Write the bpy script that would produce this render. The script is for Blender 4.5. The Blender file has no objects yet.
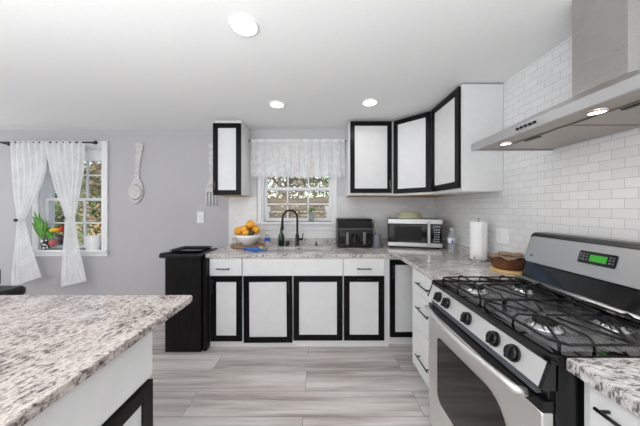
import bpy, math, random
from mathutils import Vector, Matrix
random.seed(7)
PI = math.pi
S = bpy.context.scene
C = S.collection

# ------------------------------------------------------------------ camera
cd = bpy.data.cameras.new('camera'); cam = bpy.data.objects.new('camera', cd); C.objects.link(cam)
cam.location = (0, 0, 1.355); cam.rotation_euler = (PI/2, 0, 0)
cd.sensor_width = 36; cd.lens = 235/640*36; cd.shift_y = -5/640; cd.clip_start = .02
S.camera = cam
S.view_settings.view_transform = 'Standard'; S.view_settings.look = 'None'
S.view_settings.gamma = 1; S.view_settings.use_curve_mapping = False
S.view_settings.exposure = -0.12

# ------------------------------------------------------------------ sky
W = bpy.data.worlds.new('sky'); S.world = W; W.use_nodes = True
nt = W.node_tree; nt.nodes.clear()
sk = nt.nodes.new('ShaderNodeTexSky'); sk.sky_type = 'NISHITA'; sk.sun_disc = False
sk.sun_elevation = math.radians(38); sk.sun_rotation = math.radians(200); sk.air_density = 1.2
bg = nt.nodes.new('ShaderNodeBackground'); bg.inputs[1].default_value = .27
wo = nt.nodes.new('ShaderNodeOutputWorld')
nt.links.new(sk.outputs[0], bg.inputs[0]); nt.links.new(bg.outputs[0], wo.inputs[0])

def light(name, kind, loc, rot, energy, color=(1,1,1), **kw):
    l = bpy.data.lights.new(name, kind); l.energy = energy; l.color = color
    for k, v in kw.items(): setattr(l, k, v)
    o = bpy.data.objects.new(name, l); C.objects.link(o); o.location = loc; o.rotation_euler = rot
    return o
sun = light('sun', 'SUN', (0, 0, 8), (math.radians(48), 0, math.radians(35)), 4.0, (1, .95, .86), angle=.02)
# added fill lights behind and left of the camera, standing in for daylight
light('fill_rear', 'AREA', (-1.3, -2.7, 1.35), (math.radians(90), 0, 0), 36, (.95, .985, 1), shape='RECTANGLE', size=4.6, size_y=1.9)
light('fill_left', 'AREA', (-4.9, .2, 1.45), (math.radians(90), 0, math.radians(-90)), 52, (.95, .985, 1), shape='RECTANGLE', size=5, size_y=1.9)
# added fill thrown up behind the camera, standing in for bounced ceiling light
light('ceiling_fill', 'AREA', (-1.0, -.55, 1.25), (math.radians(180), 0, 0), 98, (.95, .985, 1), shape='RECTANGLE', size=2.6, size_y=1.0)
CEIL = 2.345
LAMPS = [(-.411, 1.271), (-.409, 2.237), (.467, 2.195), (-.41, -.2), (.47, -1.2), (-2.3, .4), (-3.4, 1.3), (-2.3, -1.3), (-.41, -1.8)]  # first three are seen; the rest are unseen, added to light the room evenly

# ------------------------------------------------------------------ materials
def mat(name, col=(.8, .8, .8), rough=.5, metal=0, spec=.5, **kw):
    m = bpy.data.materials.new(name); m.use_nodes = True
    b = m.node_tree.nodes['Principled BSDF']
    b.inputs['Base Color'].default_value = (*col, 1); b.inputs['Roughness'].default_value = rough
    b.inputs['Metallic'].default_value = metal; b.inputs['Specular IOR Level'].default_value = spec
    for k, v in kw.items(): b.inputs[k].default_value = v
    return m
def nd(m, t, **kw):
    n = m.node_tree.nodes.new(t)
    for k, v in kw.items(): setattr(n, k, v)
    return n
def lk(m, a, b): m.node_tree.links.new(a, b)
def bsdf(m): return m.node_tree.nodes['Principled BSDF']
def srgb(r, g, b): return tuple(((c/255)/12.92 if c/255 <= .04045 else ((c/255+.055)/1.055)**2.4) for c in (r, g, b))
def ramp(m, stops):
    r = nd(m, 'ShaderNodeValToRGB'); e = r.color_ramp.elements
    while len(e) < len(stops): e.new(.5)
    for i, (p, c) in enumerate(stops): e[i].position = p; e[i].color = (*c, 1)
    return r
def coords(m, scale=(1, 1, 1), rot=(0, 0, 0), loc=(0, 0, 0), world=True):
    g = nd(m, 'ShaderNodeNewGeometry') if world else nd(m, 'ShaderNodeTexCoord')
    mp = nd(m, 'ShaderNodeMapping'); mp.inputs['Scale'].default_value = scale
    mp.inputs['Rotation'].default_value = rot; mp.inputs['Location'].default_value = loc
    lk(m, g.outputs['Position' if world else 'Object'], mp.inputs['Vector']); return mp.outputs[0]
def noise(m, vec, scale, detail=4, rough=.5, dist=0):
    n = nd(m, 'ShaderNodeTexNoise'); n.inputs['Scale'].default_value = scale; n.inputs['Detail'].default_value = detail
    n.inputs['Roughness'].default_value = rough; n.inputs['Distortion'].default_value = dist
    lk(m, vec, n.inputs['Vector']); return n.outputs['Fac']
def bump(m, h, strength=.2, dist=.01):
    b = nd(m, 'ShaderNodeBump'); b.inputs['Strength'].default_value = strength; b.inputs['Distance'].default_value = dist
    lk(m, h, b.inputs['Height']); lk(m, b.outputs[0], bsdf(m).inputs['Normal'])

def mottled(name, c1, c2, scale, rough=.5, bs=.1, **kw):
    m = mat(name, c1, rough, **kw); f = noise(m, coords(m, world=False), scale, 5, .6)
    r = ramp(m, [(.35, c1), (.65, c2)]); lk(m, f, r.inputs[0]); lk(m, r.outputs[0], bsdf(m).inputs['Base Color'])
    if bs: bump(m, f, bs, .004)
    return m

M = {}
M['wall'] = mottled('grey_wall_paint', srgb(186,184,187), srgb(190,188,191), 60, .75, .04)
M['wall_light'] = mottled('light_wall_paint', srgb(205,204,205), srgb(208,207,208), 60, .75, .04)
M['ceiling'] = mottled('ceiling_paint', srgb(241,241,241), srgb(244,244,244), 80, .8, .05)
M['white'] = mottled('white_cabinet_paint', srgb(228,228,228), srgb(232,232,232), 20, .38, 0)
M['insert'] = mottled('white_door_insert', srgb(222,222,223), srgb(226,226,227), 14, .45, 0)
M['trimw'] = mottled('white_trim_paint', srgb(232,232,233), srgb(236,236,237), 20, .4, 0)
M['black'] = mottled('black_door_frame', srgb(11,11,12), srgb(15,14,16), 30, .3, .05, spec=.18)
M['handle'] = mat('dark_bronze_metal', srgb(50,48,48), .3, .7)
M['blackplastic'] = mottled('black_plastic', srgb(15,15,17), srgb(20,20,22), 40, .28, 0)
M['glossblack'] = mat('gloss_black_glass', srgb(14,14,16), .07)
M['iron'] = mottled('cast_iron', srgb(14,13,14), srgb(20,19,20), 90, .35, .1, spec=.3)
M['glowg'] = mat('green_display', srgb(40,120,36), .3, **{'Emission Color': (*srgb(90,215,70), 1), 'Emission Strength': .26})
M['ceramic'] = mottled('white_ceramic', srgb(238,238,238), srgb(243,243,243), 20, .15, 0)
M['rawwood'] = mottled('light_plywood', srgb(205,165,115), srgb(190,150,100), 25, .6, .05)
M['bamboo'] = mottled('bamboo_board', srgb(218,180,120), srgb(205,165,105), 25, .45, .03)
M['board'] = mottled('brown_board', srgb(150,115,90), srgb(120,90,70), 25, .5, .05)
M['fabric_grey'] = mottled('woven_taupe_cloth', srgb(170,145,125), srgb(130,108,92), 90, .9, .3)
M['greyplastic'] = mottled('grey_plastic', srgb(104,106,114), srgb(114,116,124), 30, .4, 0)
M['orange'] = mottled('orange_peel', srgb(244,182,60), srgb(230,152,40), 50, .42, .3)
M['avocado'] = mottled('dark_green_peel', srgb(58,56,40), srgb(80,74,44), 60, .5, .3)
M['bluecloth'] = mottled('blue_rubber', srgb(30,96,190), srgb(48,120,212), 30, .5, .1)
M['bluelabel'] = mat('blue_label', srgb(30,80,190), .4)
M['sponge'] = mottled('yellow_sponge', srgb(205,200,130), srgb(180,185,110), 120, .9, .4)
M['paper'] = mottled('paper_towel', srgb(240,240,240), srgb(246,246,246), 160, .9, .25)
M['leaf'] = mottled('green_leaf', srgb(70,128,44), srgb(116,172,70), 40, .5, .05)
M['darkleaf'] = mottled('dark_green_leaf', srgb(34,72,30), srgb(62,104,44), 40, .5, .05)
M['redveg'] = mottled('red_skin', srgb(205,32,22), srgb(180,24,20), 20, .25, 0)
M['yellowveg'] = mottled('yellow_skin', srgb(238,190,40), srgb(226,170,30), 20, .3, 0)
M['greenveg'] = mottled('green_skin', srgb(64,140,40), srgb(90,160,50), 20, .35, 0)
M['purpleveg'] = mottled('purple_skin', srgb(70,38,52), srgb(52,28,40), 20, .25, 0)
M['silverpaint'] = mottled('chrome_rod', srgb(120,118,116), srgb(130,128,126), 20, .25, 0, metal=.9)
M['whiteplate'] = mat('white_wall_plate', srgb(238,238,238), .35)
M['grass'] = mottled('yard_grass', srgb(96,98,64), srgb(128,116,84), 3, .95, .3)
M['bark'] = mottled('tree_bark', srgb(96,84,72), srgb(66,58,50), 8, .9, .4)
M['treeleaf'] = mottled('tree_leaves', srgb(84,112,58), srgb(134,152,96), 3, .8, 0)
M['treeleaf2'] = mottled('dry_tree_leaves', srgb(120,100,74), srgb(158,142,110), 3, .8, 0)
M['leather'] = mottled('black_leather', srgb(12,12,13), srgb(16,16,18), 30, .4, .1)
M['siding'] = mottled('tan_siding', srgb(196,168,120), srgb(186,158,110), 4, .8, .1)

def steel(name, c, rough, st=(1, 60, 60), bp=.02):
    m = mat(name, c, rough, 1.0); v = coords(m, st)
    f = noise(m, v, 12, 3, .6); mr = nd(m, 'ShaderNodeMapRange'); mr.inputs[3].default_value = rough-.07; mr.inputs[4].default_value = rough+.1
    lk(m, f, mr.inputs[0]); lk(m, mr.outputs[0], bsdf(m).inputs['Roughness']); 
    if bp: bump(m, f, bp, .002)
    return m
M['steel'] = steel('brushed_stainless_steel', srgb(235,234,233), .40, (40, 1.2, 40))
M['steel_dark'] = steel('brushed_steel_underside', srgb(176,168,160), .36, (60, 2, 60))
M['hoodsteel'] = steel('hood_steel', srgb(188,185,182), .27, (40, 1.2, 40), 0)
M['panelsteel'] = steel('satin_panel_steel', srgb(245,244,243), .5, (1.2, 40, 40))
M['rimsteel'] = steel('hood_rim_steel', srgb(200,200,201), .32, (40, 1.2, 40), 0)
M['decksteel'] = steel('cooktop_deck_steel', srgb(160,160,164), .26, (10, 2, 10))
M['chrome'] = steel('polished_steel', srgb(205,205,206), .2, (10, 2, 10))
M['sinksteel'] = steel('sink_steel', srgb(215,217,219), .45, (10, 10, 10))

def tile_mat(name, axis, off, bw=.0995, rh=.0487, zoff=1.352, c=(231,231,232), g3=(200,198,197), bs=.35):
    m = mat(name, (.8,.8,.8), .16)
    g = nd(m, 'ShaderNodeNewGeometry'); s = nd(m, 'ShaderNodeSeparateXYZ'); cb = nd(m, 'ShaderNodeCombineXYZ')
    lk(m, g.outputs['Position'], s.inputs[0])
    a = nd(m, 'ShaderNodeMath', operation='ADD'); a.inputs[1].default_value = off; lk(m, s.outputs[axis], a.inputs[0])
    z = nd(m, 'ShaderNodeMath', operation='ADD'); z.inputs[1].default_value = rh*60 - zoff; lk(m, s.outputs[2], z.inputs[0])
    lk(m, a.outputs[0], cb.inputs[0]); lk(m, z.outputs[0], cb.inputs[1])
    b = nd(m, 'ShaderNodeTexBrick'); b.offset = .5; b.offset_frequency = 2
    for k, v in {'Scale': 1, 'Mortar Size': .0016, 'Mortar Smooth': .1, 'Bias': 0, 'Brick Width': bw, 'Row Height': rh}.items(): b.inputs[k].default_value = v
    b.inputs['Color1'].default_value = (*srgb(*c), 1); b.inputs['Color2'].default_value = (*srgb(c[0]-7, c[1]-7, c[2]-7), 1)
    b.inputs['Mortar'].default_value = (*srgb(*g3), 1)
    lk(m, cb.outputs[0], b.inputs['Vector']); lk(m, b.outputs['Color'], bsdf(m).inputs['Base Color'])
    inv = nd(m, 'ShaderNodeMath', operation='SUBTRACT'); inv.inputs[0].default_value = 1; lk(m, b.outputs['Fac'], inv.inputs[1])
    bump(m, inv.outputs[0], bs, .002); return m
M['tile_right'] = tile_mat('white_subway_tile_side', 1, .0995*40 - 1.467)
M['tile_back'] = tile_mat('white_subway_tile_back', 0, .0995*40, g3=(221,220,220), bs=.1)  # grout painted paler to imitate overexposure on the back wall

def granite(name, ang, seed, stretch=2.4, sc=1, dk=.75, pal=((76,69,70), (126,116,114), (178,167,162), (204,194,188), (216,209,203))):
    m = mat(name, (.7,.7,.7), .12)
    v0 = coords(m, (1, 1, 1), (0, 0, -ang), (seed, seed*2, 0))
    mp = nd(m, 'ShaderNodeMapping'); mp.inputs['Scale'].default_value = (1, stretch, 1); lk(m, v0, mp.inputs['Vector']); v = mp.outputs[0]
    f1 = noise(m, v, 46*sc, 8, .68, .5); f2 = noise(m, v, 7, 3, .5); f3 = noise(m, v, 110*sc, 4, .7)
    r1 = ramp(m, list(zip((.36, .43, .49, .60, .75), (srgb(*q) for q in pal))))
    ad = nd(m, 'ShaderNodeMath', operation='MULTIPLY_ADD'); ad.inputs[1].default_value = .35; lk(m, f2, ad.inputs[0]); lk(m, f1, ad.inputs[2])
    sb = nd(m, 'ShaderNodeMath', operation='SUBTRACT'); sb.inputs[1].default_value = .165; lk(m, ad.outputs[0], sb.inputs[0])
    lk(m, sb.outputs[0], r1.inputs[0])
    r3 = ramp(m, [(.38, (.34, .30, .30)), (.46, (1, 1, 1))]); lk(m, f3, r3.inputs[0])
    mx = nd(m, 'ShaderNodeMix', data_type='RGBA', blend_type='MULTIPLY'); mx.inputs[0].default_value = dk
    lk(m, r1.outputs[0], mx.inputs[6]); lk(m, r3.outputs[0], mx.inputs[7]); lk(m, mx.outputs[2], bsdf(m).inputs['Base Color'])
    return m
M['granite'] = granite('speckled_granite', math.radians(76), 0, 1.55, 1.1)
M['granite_run'] = granite('speckled_granite_light', math.radians(-20), 5, 1.5, 1.3, .45, ((112,106,104), (158,152,149), (196,190,186), (214,210,206), (224,221,218)))
M['granite_near'] = granite('veined_granite', math.radians(-12), 9, 2.6, .9, .6, ((70,66,68), (118,112,114), (188,184,182), (214,210,207), (226,222,219)))

def floor_mat():
    m = mat('grey_plank_floor', (.5,.5,.5), .36)
    g = nd(m, 'ShaderNodeNewGeometry'); mp = nd(m, 'ShaderNodeMapping')
    mp.inputs['Location'].default_value = (1.58*6 + .90 + .79, .2145*40 - 1.524, 0); lk(m, g.outputs['Position'], mp.inputs[0])
    b = nd(m, 'ShaderNodeTexBrick'); b.offset = .5; b.offset_frequency = 2
    for k, v in {'Scale': 1, 'Mortar Size': .0016, 'Mortar Smooth': .2, 'Bias': 0, 'Brick Width': 1.58, 'Row Height': .2145}.items(): b.inputs[k].default_value = v
    b.inputs['Color1'].default_value = (0,0,0,1); b.inputs['Color2'].default_value = (1,1,1,1); b.inputs['Mortar'].default_value = (.5,.5,.5,1)
    lk(m, mp.outputs[0], b.inputs['Vector'])
    # shift the grain per plank
    vm = nd(m, 'ShaderNodeVectorMath', operation='MULTIPLY_ADD'); vm.inputs[1].default_value = (9, 7, 5)
    lk(m, b.outputs['Color'], vm.inputs[0])
    sc = nd(m, 'ShaderNodeVectorMath', operation='MULTIPLY'); sc.inputs[1].default_value = (.55, 9, 1); lk(m, g.outputs['Position'], sc.inputs[0]); lk(m, sc.outputs[0], vm.inputs[2])
    f = noise(m, vm.outputs[0], 1.7, 9, .62, .25)
    r = ramp(m, [(.33, srgb(152,142,138)), (.46, srgb(190,182,178)), (.56, srgb(210,204,200)), (.70, srgb(222,218,215))]); lk(m, f, r.inputs[0])
    mx = nd(m, 'ShaderNodeMix', data_type='RGBA', blend_type='MULTIPLY'); mx.inputs[0].default_value = .16
    lk(m, r.outputs[0], mx.inputs[6]); lk(m, b.outputs['Color'], mx.inputs[7])
    mo = nd(m, 'ShaderNodeMix', data_type='RGBA'); lk(m, b.outputs['Fac'], mo.inputs[0]); lk(m, mx.outputs[2], mo.inputs[6]); mo.inputs[7].default_value = (*srgb(104,98,96), 1)
    lk(m, mo.outputs[2], bsdf(m).inputs['Base Color']); bump(m, f, .05, .004); return m
M['floor'] = floor_mat()

def wood_black():
    m = mat('black_wood_grain', (.02,.02,.02), .42, spec=.15); f = noise(m, coords(m, (30, 30, 2)), 2.5, 5, .6)
    r = ramp(m, [(.35, srgb(15,14,14)), (.7, srgb(32,30,30))]); lk(m, f, r.inputs[0]); lk(m, r.outputs[0], bsdf(m).inputs['Base Color']); bump(m, f, .15, .002); return m
M['blackwood'] = wood_black()

def sheer(name, base=.42, dots=True, col=(252,252,253), sc=26):
    m = bpy.data.materials.new(name); m.use_nodes = True; n = m.node_tree; n.nodes.clear()
    out = n.nodes.new('ShaderNodeOutputMaterial'); df = n.nodes.new('ShaderNodeBsdfDiffuse'); tl = n.nodes.new('ShaderNodeBsdfTranslucent')
    tr = n.nodes.new('ShaderNodeBsdfTransparent'); m1 = n.nodes.new('ShaderNodeMixShader'); m2 = n.nodes.new('ShaderNodeMixShader')
    df.inputs[0].default_value = (*srgb(*col), 1); tl.inputs[0].default_value = (*srgb(*col), 1)
    g = n.nodes.new('ShaderNodeNewGeometry')
    if dots:
        v = n.nodes.new('ShaderNodeTexVoronoi'); v.inputs['Scale'].default_value = sc; v.inputs['Randomness'].default_value = .25
        n.links.new(g.outputs['Position'], v.inputs['Vector'])
        r = n.nodes.new('ShaderNodeValToRGB'); r.color_ramp.elements[0].position = .16; r.color_ramp.elements[0].color = (*srgb(214,211,209), 1)
        r.color_ramp.elements[1].position = .22; r.color_ramp.elements[1].color = (*srgb(*col), 1)
        n.links.new(v.outputs['Distance'], r.inputs[0]); n.links.new(r.outputs[0], df.inputs[0])
    ns = n.nodes.new('ShaderNodeTexNoise'); ns.inputs['Scale'].default_value = 18 if not dots else 6; n.links.new(g.outputs['Position'], ns.inputs['Vector'])
    mr = n.nodes.new('ShaderNodeMapRange'); mr.inputs[1].default_value = .3; mr.inputs[2].default_value = .7
    mr.inputs[3].default_value = base-.07; mr.inputs[4].default_value = base+.07; n.links.new(ns.outputs[0], mr.inputs[0])
    m1.inputs[0].default_value = .25; n.links.new(df.outputs[0], m1.inputs[1]); n.links.new(tl.outputs[0], m1.inputs[2])
    n.links.new(mr.outputs[0], m2.inputs[0]); n.links.new(m1.outputs[0], m2.inputs[1]); n.links.new(tr.outputs[0], m2.inputs[2])
    n.links.new(m2.outputs[0], out.inputs[0]); return m
M['curtain'] = sheer('dotted_white_voile', .13, sc=34)
M['valance'] = sheer('white_lace_voile', .27, False, (250,250,251))

def glass(name, tint=(1,1,1), alpha=.12):
    m = bpy.data.materials.new(name); m.use_nodes = True; n = m.node_tree; n.nodes.clear()
    out = n.nodes.new('ShaderNodeOutputMaterial'); tr = n.nodes.new('ShaderNodeBsdfTransparent'); gl = n.nodes.new('ShaderNodeBsdfGlossy')
    gl.inputs['Roughness'].default_value = .03; tr.inputs[0].default_value = (*tint, 1); mx = n.nodes.new('ShaderNodeMixShader')
    mx.inputs[0].default_value = .03 + alpha; n.links.new(tr.outputs[0], mx.inputs[1]); n.links.new(gl.outputs[0], mx.inputs[2]); n.links.new(mx.outputs[0], out.inputs[0]); return m
M['glass'] = glass('window_glass', alpha=0)
def clearp(name, tint, a):
    m = bpy.data.materials.new(name); m.use_nodes = True; n = m.node_tree; n.nodes.clear()
    out = n.nodes.new('ShaderNodeOutputMaterial'); tr = n.nodes.new('ShaderNodeBsdfTransparent'); df = n.nodes.new('ShaderNodeBsdfPrincipled'); mx = n.nodes.new('ShaderNodeMixShader')
    tr.inputs[0].default_value = (.98,.99,1,1); df.inputs['Base Color'].default_value = (*tint, 1); df.inputs['Roughness'].default_value = .12
    mx.inputs[0].default_value = a; n.links.new(tr.outputs[0], mx.inputs[1]); n.links.new(df.outputs[0], mx.inputs[2]); n.links.new(mx.outputs[0], out.inputs[0]); return m
M['clear'] = clearp('clear_plastic', srgb(205,212,220), .28)
M['jar'] = clearp('clear_jar_glass', srgb(220,226,228), .07)
M['dishglass'] = mat('pale_green_glass', srgb(206,206,172), .1, **{'Transmission Weight': .35})
M['greenglass'] = mat('dark_green_bottle_glass', srgb(28,62,26), .06, **{'Transmission Weight': .2})
def emis(name, col, st):
    m = mat(name, col, .5); bsdf(m).inputs['Emission Color'].default_value = (*col, 1); bsdf(m).inputs['Emission Strength'].default_value = st; return m
M['lampglow'] = emis('lamp_lens', (1, .97, .92), 6)
M['hoodglow'] = emis('hood_lamp_lens', (1, .86, .74), 5)

def wicker():
    m = mat('brown_wicker', srgb(130,78,46), .55); v = coords(m, (1,1,1), world=False)
    w = nd(m, 'ShaderNodeTexWave', wave_type='BANDS', bands_direction='Z'); w.inputs['Scale'].default_value = 28; w.inputs['Distortion'].default_value = 3; w.inputs['Detail Scale'].default_value = 12
    lk(m, v, w.inputs['Vector']); r = ramp(m, [(.2, srgb(70,38,22)), (.8, srgb(138,84,48))]); lk(m, w.outputs['Fac'], r.inputs[0])
    lk(m, r.outputs[0], bsdf(m).inputs['Base Color']); bump(m, w.outputs['Fac'], .8, .006); return m
M['wicker'] = wicker()
def distressed():
    m = mat('distressed_white_metal', (.7,.7,.7), .6); f = noise(m, coords(m), 35, 6, .7)
    r = ramp(m, [(.34, srgb(168,165,164)), (.48, srgb(206,204,203)), (.7, srgb(220,219,218))]); lk(m, f, r.inputs[0]); lk(m, r.outputs[0], bsdf(m).inputs['Base Color']); bump(m, f, .3, .003); return m
M['distressed'] = distressed()
def fencewood():
    m = mat('weathered_fence', (.4,.35,.3), .85); f = noise(m, coords(m, (1, 1, 14)), 2, 6, .6)
    r = ramp(m, [(.35, srgb(96,84,68)), (.65, srgb(140,126,104))]); lk(m, f, r.inputs[0]); lk(m, r.outputs[0], bsdf(m).inputs['Base Color']); bump(m, f, .2, .01); return m
M['fence'] = fencewood()
def patterned():
    m = mat('black_patterned_pot', (.9,.9,.9), .3); v = nd(m, 'ShaderNodeTexVoronoi'); v.inputs['Scale'].default_value = 34; lk(m, coords(m, world=False), v.inputs['Vector'])
    r = ramp(m, [(.42, srgb(232,232,232)), (.5, srgb(40,44,52))]); lk(m, v.outputs['Distance'], r.inputs[0]); lk(m, r.outputs[0], bsdf(m).inputs['Base Color']); return m
M['patterned'] = patterned()

# ------------------------------------------------------------------ mesh helpers
class MB:
    def __init__(s): s.v = []; s.f = []; s.sm = []
    def add(s, vs, fs, smooth=False):
        o = len(s.v); s.v += [Vector(p) for p in vs]; s.f += [[i+o for i in f] for f in fs]; s.sm += [smooth]*len(fs); return s
    def box(s, x0, x1, y0, y1, z0, z1, mtx=None):
        vs = [Vector((x, y, z)) for z in (z0, z1) for y in (y0, y1) for x in (x0, x1)]
        if mtx: vs = [mtx @ p for p in vs]
        return s.add(vs, [(0,2,3,1),(4,5,7,6),(0,1,5,4),(2,6,7,3),(0,4,6,2),(1,3,7,5)])
    def rbox(s, x0, x1, y0, y1, z0, z1, r=.005, seg=3, axis='z', mtx=None):
        """box with rounded corners around one axis and small chamfer on the other edges"""
        ax = {'z': (0,1,2), 'y': (0,2,1), 'x': (1,2,0)}[axis]
        lo = [x0,y0,z0]; hi = [x1,y1,z1]; a, b, c = ax
        r = min(r, (hi[a]-lo[a])/2.01, (hi[b]-lo[b])/2.01)
        def ring(inset, h):
            pts = []
            rr = max(r-inset, .0003)
            for (cx, cy, st) in ((hi[a]-r, hi[b]-r, 0), (lo[a]+r, hi[b]-r, PI/2), (lo[a]+r, lo[b]+r, PI), (hi[a]-r, lo[b]+r, 1.5*PI)):
                for k in range(seg+1):
                    t = st + k*PI/2/seg; p = [0,0,0]; p[a] = cx + rr*math.cos(t); p[b] = cy + rr*math.sin(t); p[c] = h; pts.append(Vector(p))
            return pts
        ch = min(r*.5, (hi[c]-lo[c])*.25)
        rings = [ring(ch, lo[c]), ring(0, lo[c]+ch), ring(0, hi[c]-ch), ring(ch, hi[c])]
        n = len(rings[0]); vs = [p for R_ in rings for p in R_]
        if mtx: vs = [mtx @ p for p in vs]
        fs = [(i*n+j, i*n+(j+1)%n, (i+1)*n+(j+1)%n, (i+1)*n+j) for i in range(3) for j in range(n)]
        fs += [tuple(range(n))[::-1], tuple(range(3*n, 4*n))]
        if axis == 'y': fs = [tuple(reversed(f)) for f in fs]
        return s.add(vs, fs)
    def prism(s, pts, axis, a0, a1, mtx=None):
        """pts: polygon in the two other axes (x: (y,z); y: (x,z); z: (x,y))"""
        def mk(p, a): return Vector({'x': (a, p[0], p[1]), 'y': (p[0], a, p[1]), 'z': (p[0], p[1], a)}[axis])
        n = len(pts); vs = [mk(p, a0) for p in pts] + [mk(p, a1) for p in pts]
        if mtx: vs = [mtx @ p for p in vs]
        return s.add(vs, [tuple(range(n))[::-1], tuple(range(n, 2*n))] + [(i, (i+1)%n, n+(i+1)%n, n+i) for i in range(n)])
    def cyl(s, p0, p1, r0, r1=None, n=20, cap=True):
        r1 = r0 if r1 is None else r1; return s.tube([p0, p1], [r0, r1], n, cap)
    def tube(s, pts, r, n=10, cap=True):
        pts = [Vector(p) for p in pts]; rs = r if isinstance(r, (list, tuple)) else [r]*len(pts)
        up = None; rings = []
        for i, p in enumerate(pts):
            t = (pts[min(i+1, len(pts)-1)] - pts[max(i-1, 0)]).normalized()
            if up is None:
                up = Vector((0,0,1)) if abs(t.z) < .9 else Vector((1,0,0))
            u = (up - t*up.dot(t))
            u = u.normalized() if u.length > 1e-6 else t.orthogonal().normalized()
            w = t.cross(u); up = u
            rings.append([p + (u*math.cos(2*PI*k/n) + w*math.sin(2*PI*k/n))*rs[i] for k in range(n)])
        m = len(rings); vs = [q for R_ in rings for q in R_]
        s.add(vs, [(i*n+j, i*n+(j+1)%n, (i+1)*n+(j+1)%n, (i+1)*n+j) for i in range(m-1) for j in range(n)], True)
        if cap:
            o = len(s.v)-m*n; s.f += [[o+k for k in range(n)][::-1], [o+(m-1)*n+k for k in range(n)]]; s.sm += [False, False]
        return s
    def lathe(s, prof, c, n=32, sx=1, sy=1, mtx=None, cap=True):
        vs = [Vector((r*math.cos(2*PI*k/n)*sx, r*math.sin(2*PI*k/n)*sy, z)) for r, z in prof for k in range(n)]
        if mtx: vs = [mtx @ p for p in vs]
        vs = [p + Vector(c) for p in vs]; m = len(prof)
        fs = [(i*n+j, i*n+(j+1)%n, (i+1)*n+(j+1)%n, (i+1)*n+j) for i in range(m-1) for j in range(n)]
        s.add(vs, fs, True)
        o = len(s.v)-m*n
        if not cap: return s
        if prof[0][0] > 1e-5: s.f.append([o+k for k in range(n)][::-1]); s.sm.append(False)
        if prof[-1][0] > 1e-5: s.f.append([o+(m-1)*n+k for k in range(n)]); s.sm.append(False)
        return s
    def ball(s, c, r, sx=1, sy=1, sz=1, n=20, mtx=None):
        prof = [(max(math.sin(PI*k/12), 1e-6)*r, -math.cos(PI*k/12)*r*sz) for k in range(13)]
        return s.lathe(prof, c, n, sx, sy, mtx)
    def grid(s, fn, nu, nv, thick=None):
        vs = [Vector(fn(i/nu, j/nv)) for j in range(nv+1) for i in range(nu+1)]
        return s.add(vs, [(j*(nu+1)+i, j*(nu+1)+i+1, (j+1)*(nu+1)+i+1, (j+1)*(nu+1)+i) for j in range(nv) for i in range(nu)], True)
    def obj(s, name, m, parent=None, solid=None, bevel=None):
        off = Vector(parent['_o']) if parent is not None else Vector((0,0,0))
        me = bpy.data.meshes.new(name); me.from_pydata([p-off for p in s.v], [], s.f); me.update()
        me.polygons.foreach_set('use_smooth', s.sm)
        if m: me.materials.append(M[m] if isinstance(m, str) else m)
        o = bpy.data.objects.new(name, me); C.objects.link(o)
        if parent is not None: o.parent = parent; o['_o'] = tuple(off)
        else: o['_o'] = (0., 0., 0.)
        if solid: md = o.modifiers.new('solid', 'SOLIDIFY'); md.thickness = solid; md.offset = 0
        if bevel:
            md = o.modifiers.new('bevel', 'BEVEL'); md.width = bevel; md.segments = 2; md.limit_method = 'ANGLE'; md.angle_limit = math.radians(50)
        return o
def tag(o, label=None, cat=None, group=None, kind=None):
    if label: o['label'] = label
    if cat: o['category'] = cat
    if group: o['group'] = group
    if kind: o['kind'] = kind
    return o
def thing(name, loc, label, cat, group=None, kind=None):
    o = bpy.data.objects.new(name, None); C.objects.link(o); o.location = loc; o['_o'] = tuple(map(float, loc)); o.empty_display_size = .05
    return tag(o, label, cat, group, kind)
def single(mb, name, m, label, cat, group=None, **kw):
    """thing made of one mesh, origin moved to its base"""
    lo = Vector((min(p.x for p in mb.v)+max(p.x for p in mb.v), min(p.y for p in mb.v)+max(p.y for p in mb.v), 2*min(p.z for p in mb.v)))/2
    mb.v = [p-lo for p in mb.v]; o = mb.obj(name, m, **kw); o.location = lo; return tag(o, label, cat, group)
def struct(o): o['kind'] = 'structure'; return o

# ------------------------------------------------------------------ room shell
YB, XR, XL, YF = 2.98, 1.45, -5.2, -3.0
struct(MB().box(XL, XR+.15, YF, YB+.15, -.1, 0).obj('floor', 'floor'))
struct(MB().box(XL, XR+.15, YF, YB+.15, CEIL, CEIL+.1).obj('ceiling', 'ceiling'))
W1 = (-3.55, -2.755, .83, 2.13); W2 = (-.735, .165, 1.18, 2.02)
wb = MB(); T = YB+.15
for x0, x1, z0, z1 in ((XL, W1[0], 0, CEIL), (W1[0], W1[1], 0, W1[2]), (W1[0], W1[1], W1[3], CEIL), (W1[1], W2[0], 0, CEIL),
                       (W2[0], W2[1], 0, W2[2]), (W2[0], W2[1], W2[3], CEIL), (W2[1], XR+.15, 0, CEIL)):
    wb.box(x0, x1, YB, T, z0, z1)
struct(wb.obj('wall_back', 'wall'))
struct(MB().box(XR, XR+.15, YF, YB, 0, CEIL).obj('wall_right', 'tile_right'))
struct(MB().box(XL-.15, XL, YF, T, 0, CEIL).obj('wall_left', 'wall'))
struct(MB().box(XL, XR+.15, YF-.15, YF, 0, CEIL).obj('wall_front', 'wall'))
struct(MB().box(XL, -1.47, YB-.015, YB, 0, .10).obj('baseboard_back', 'trimw'))
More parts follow.
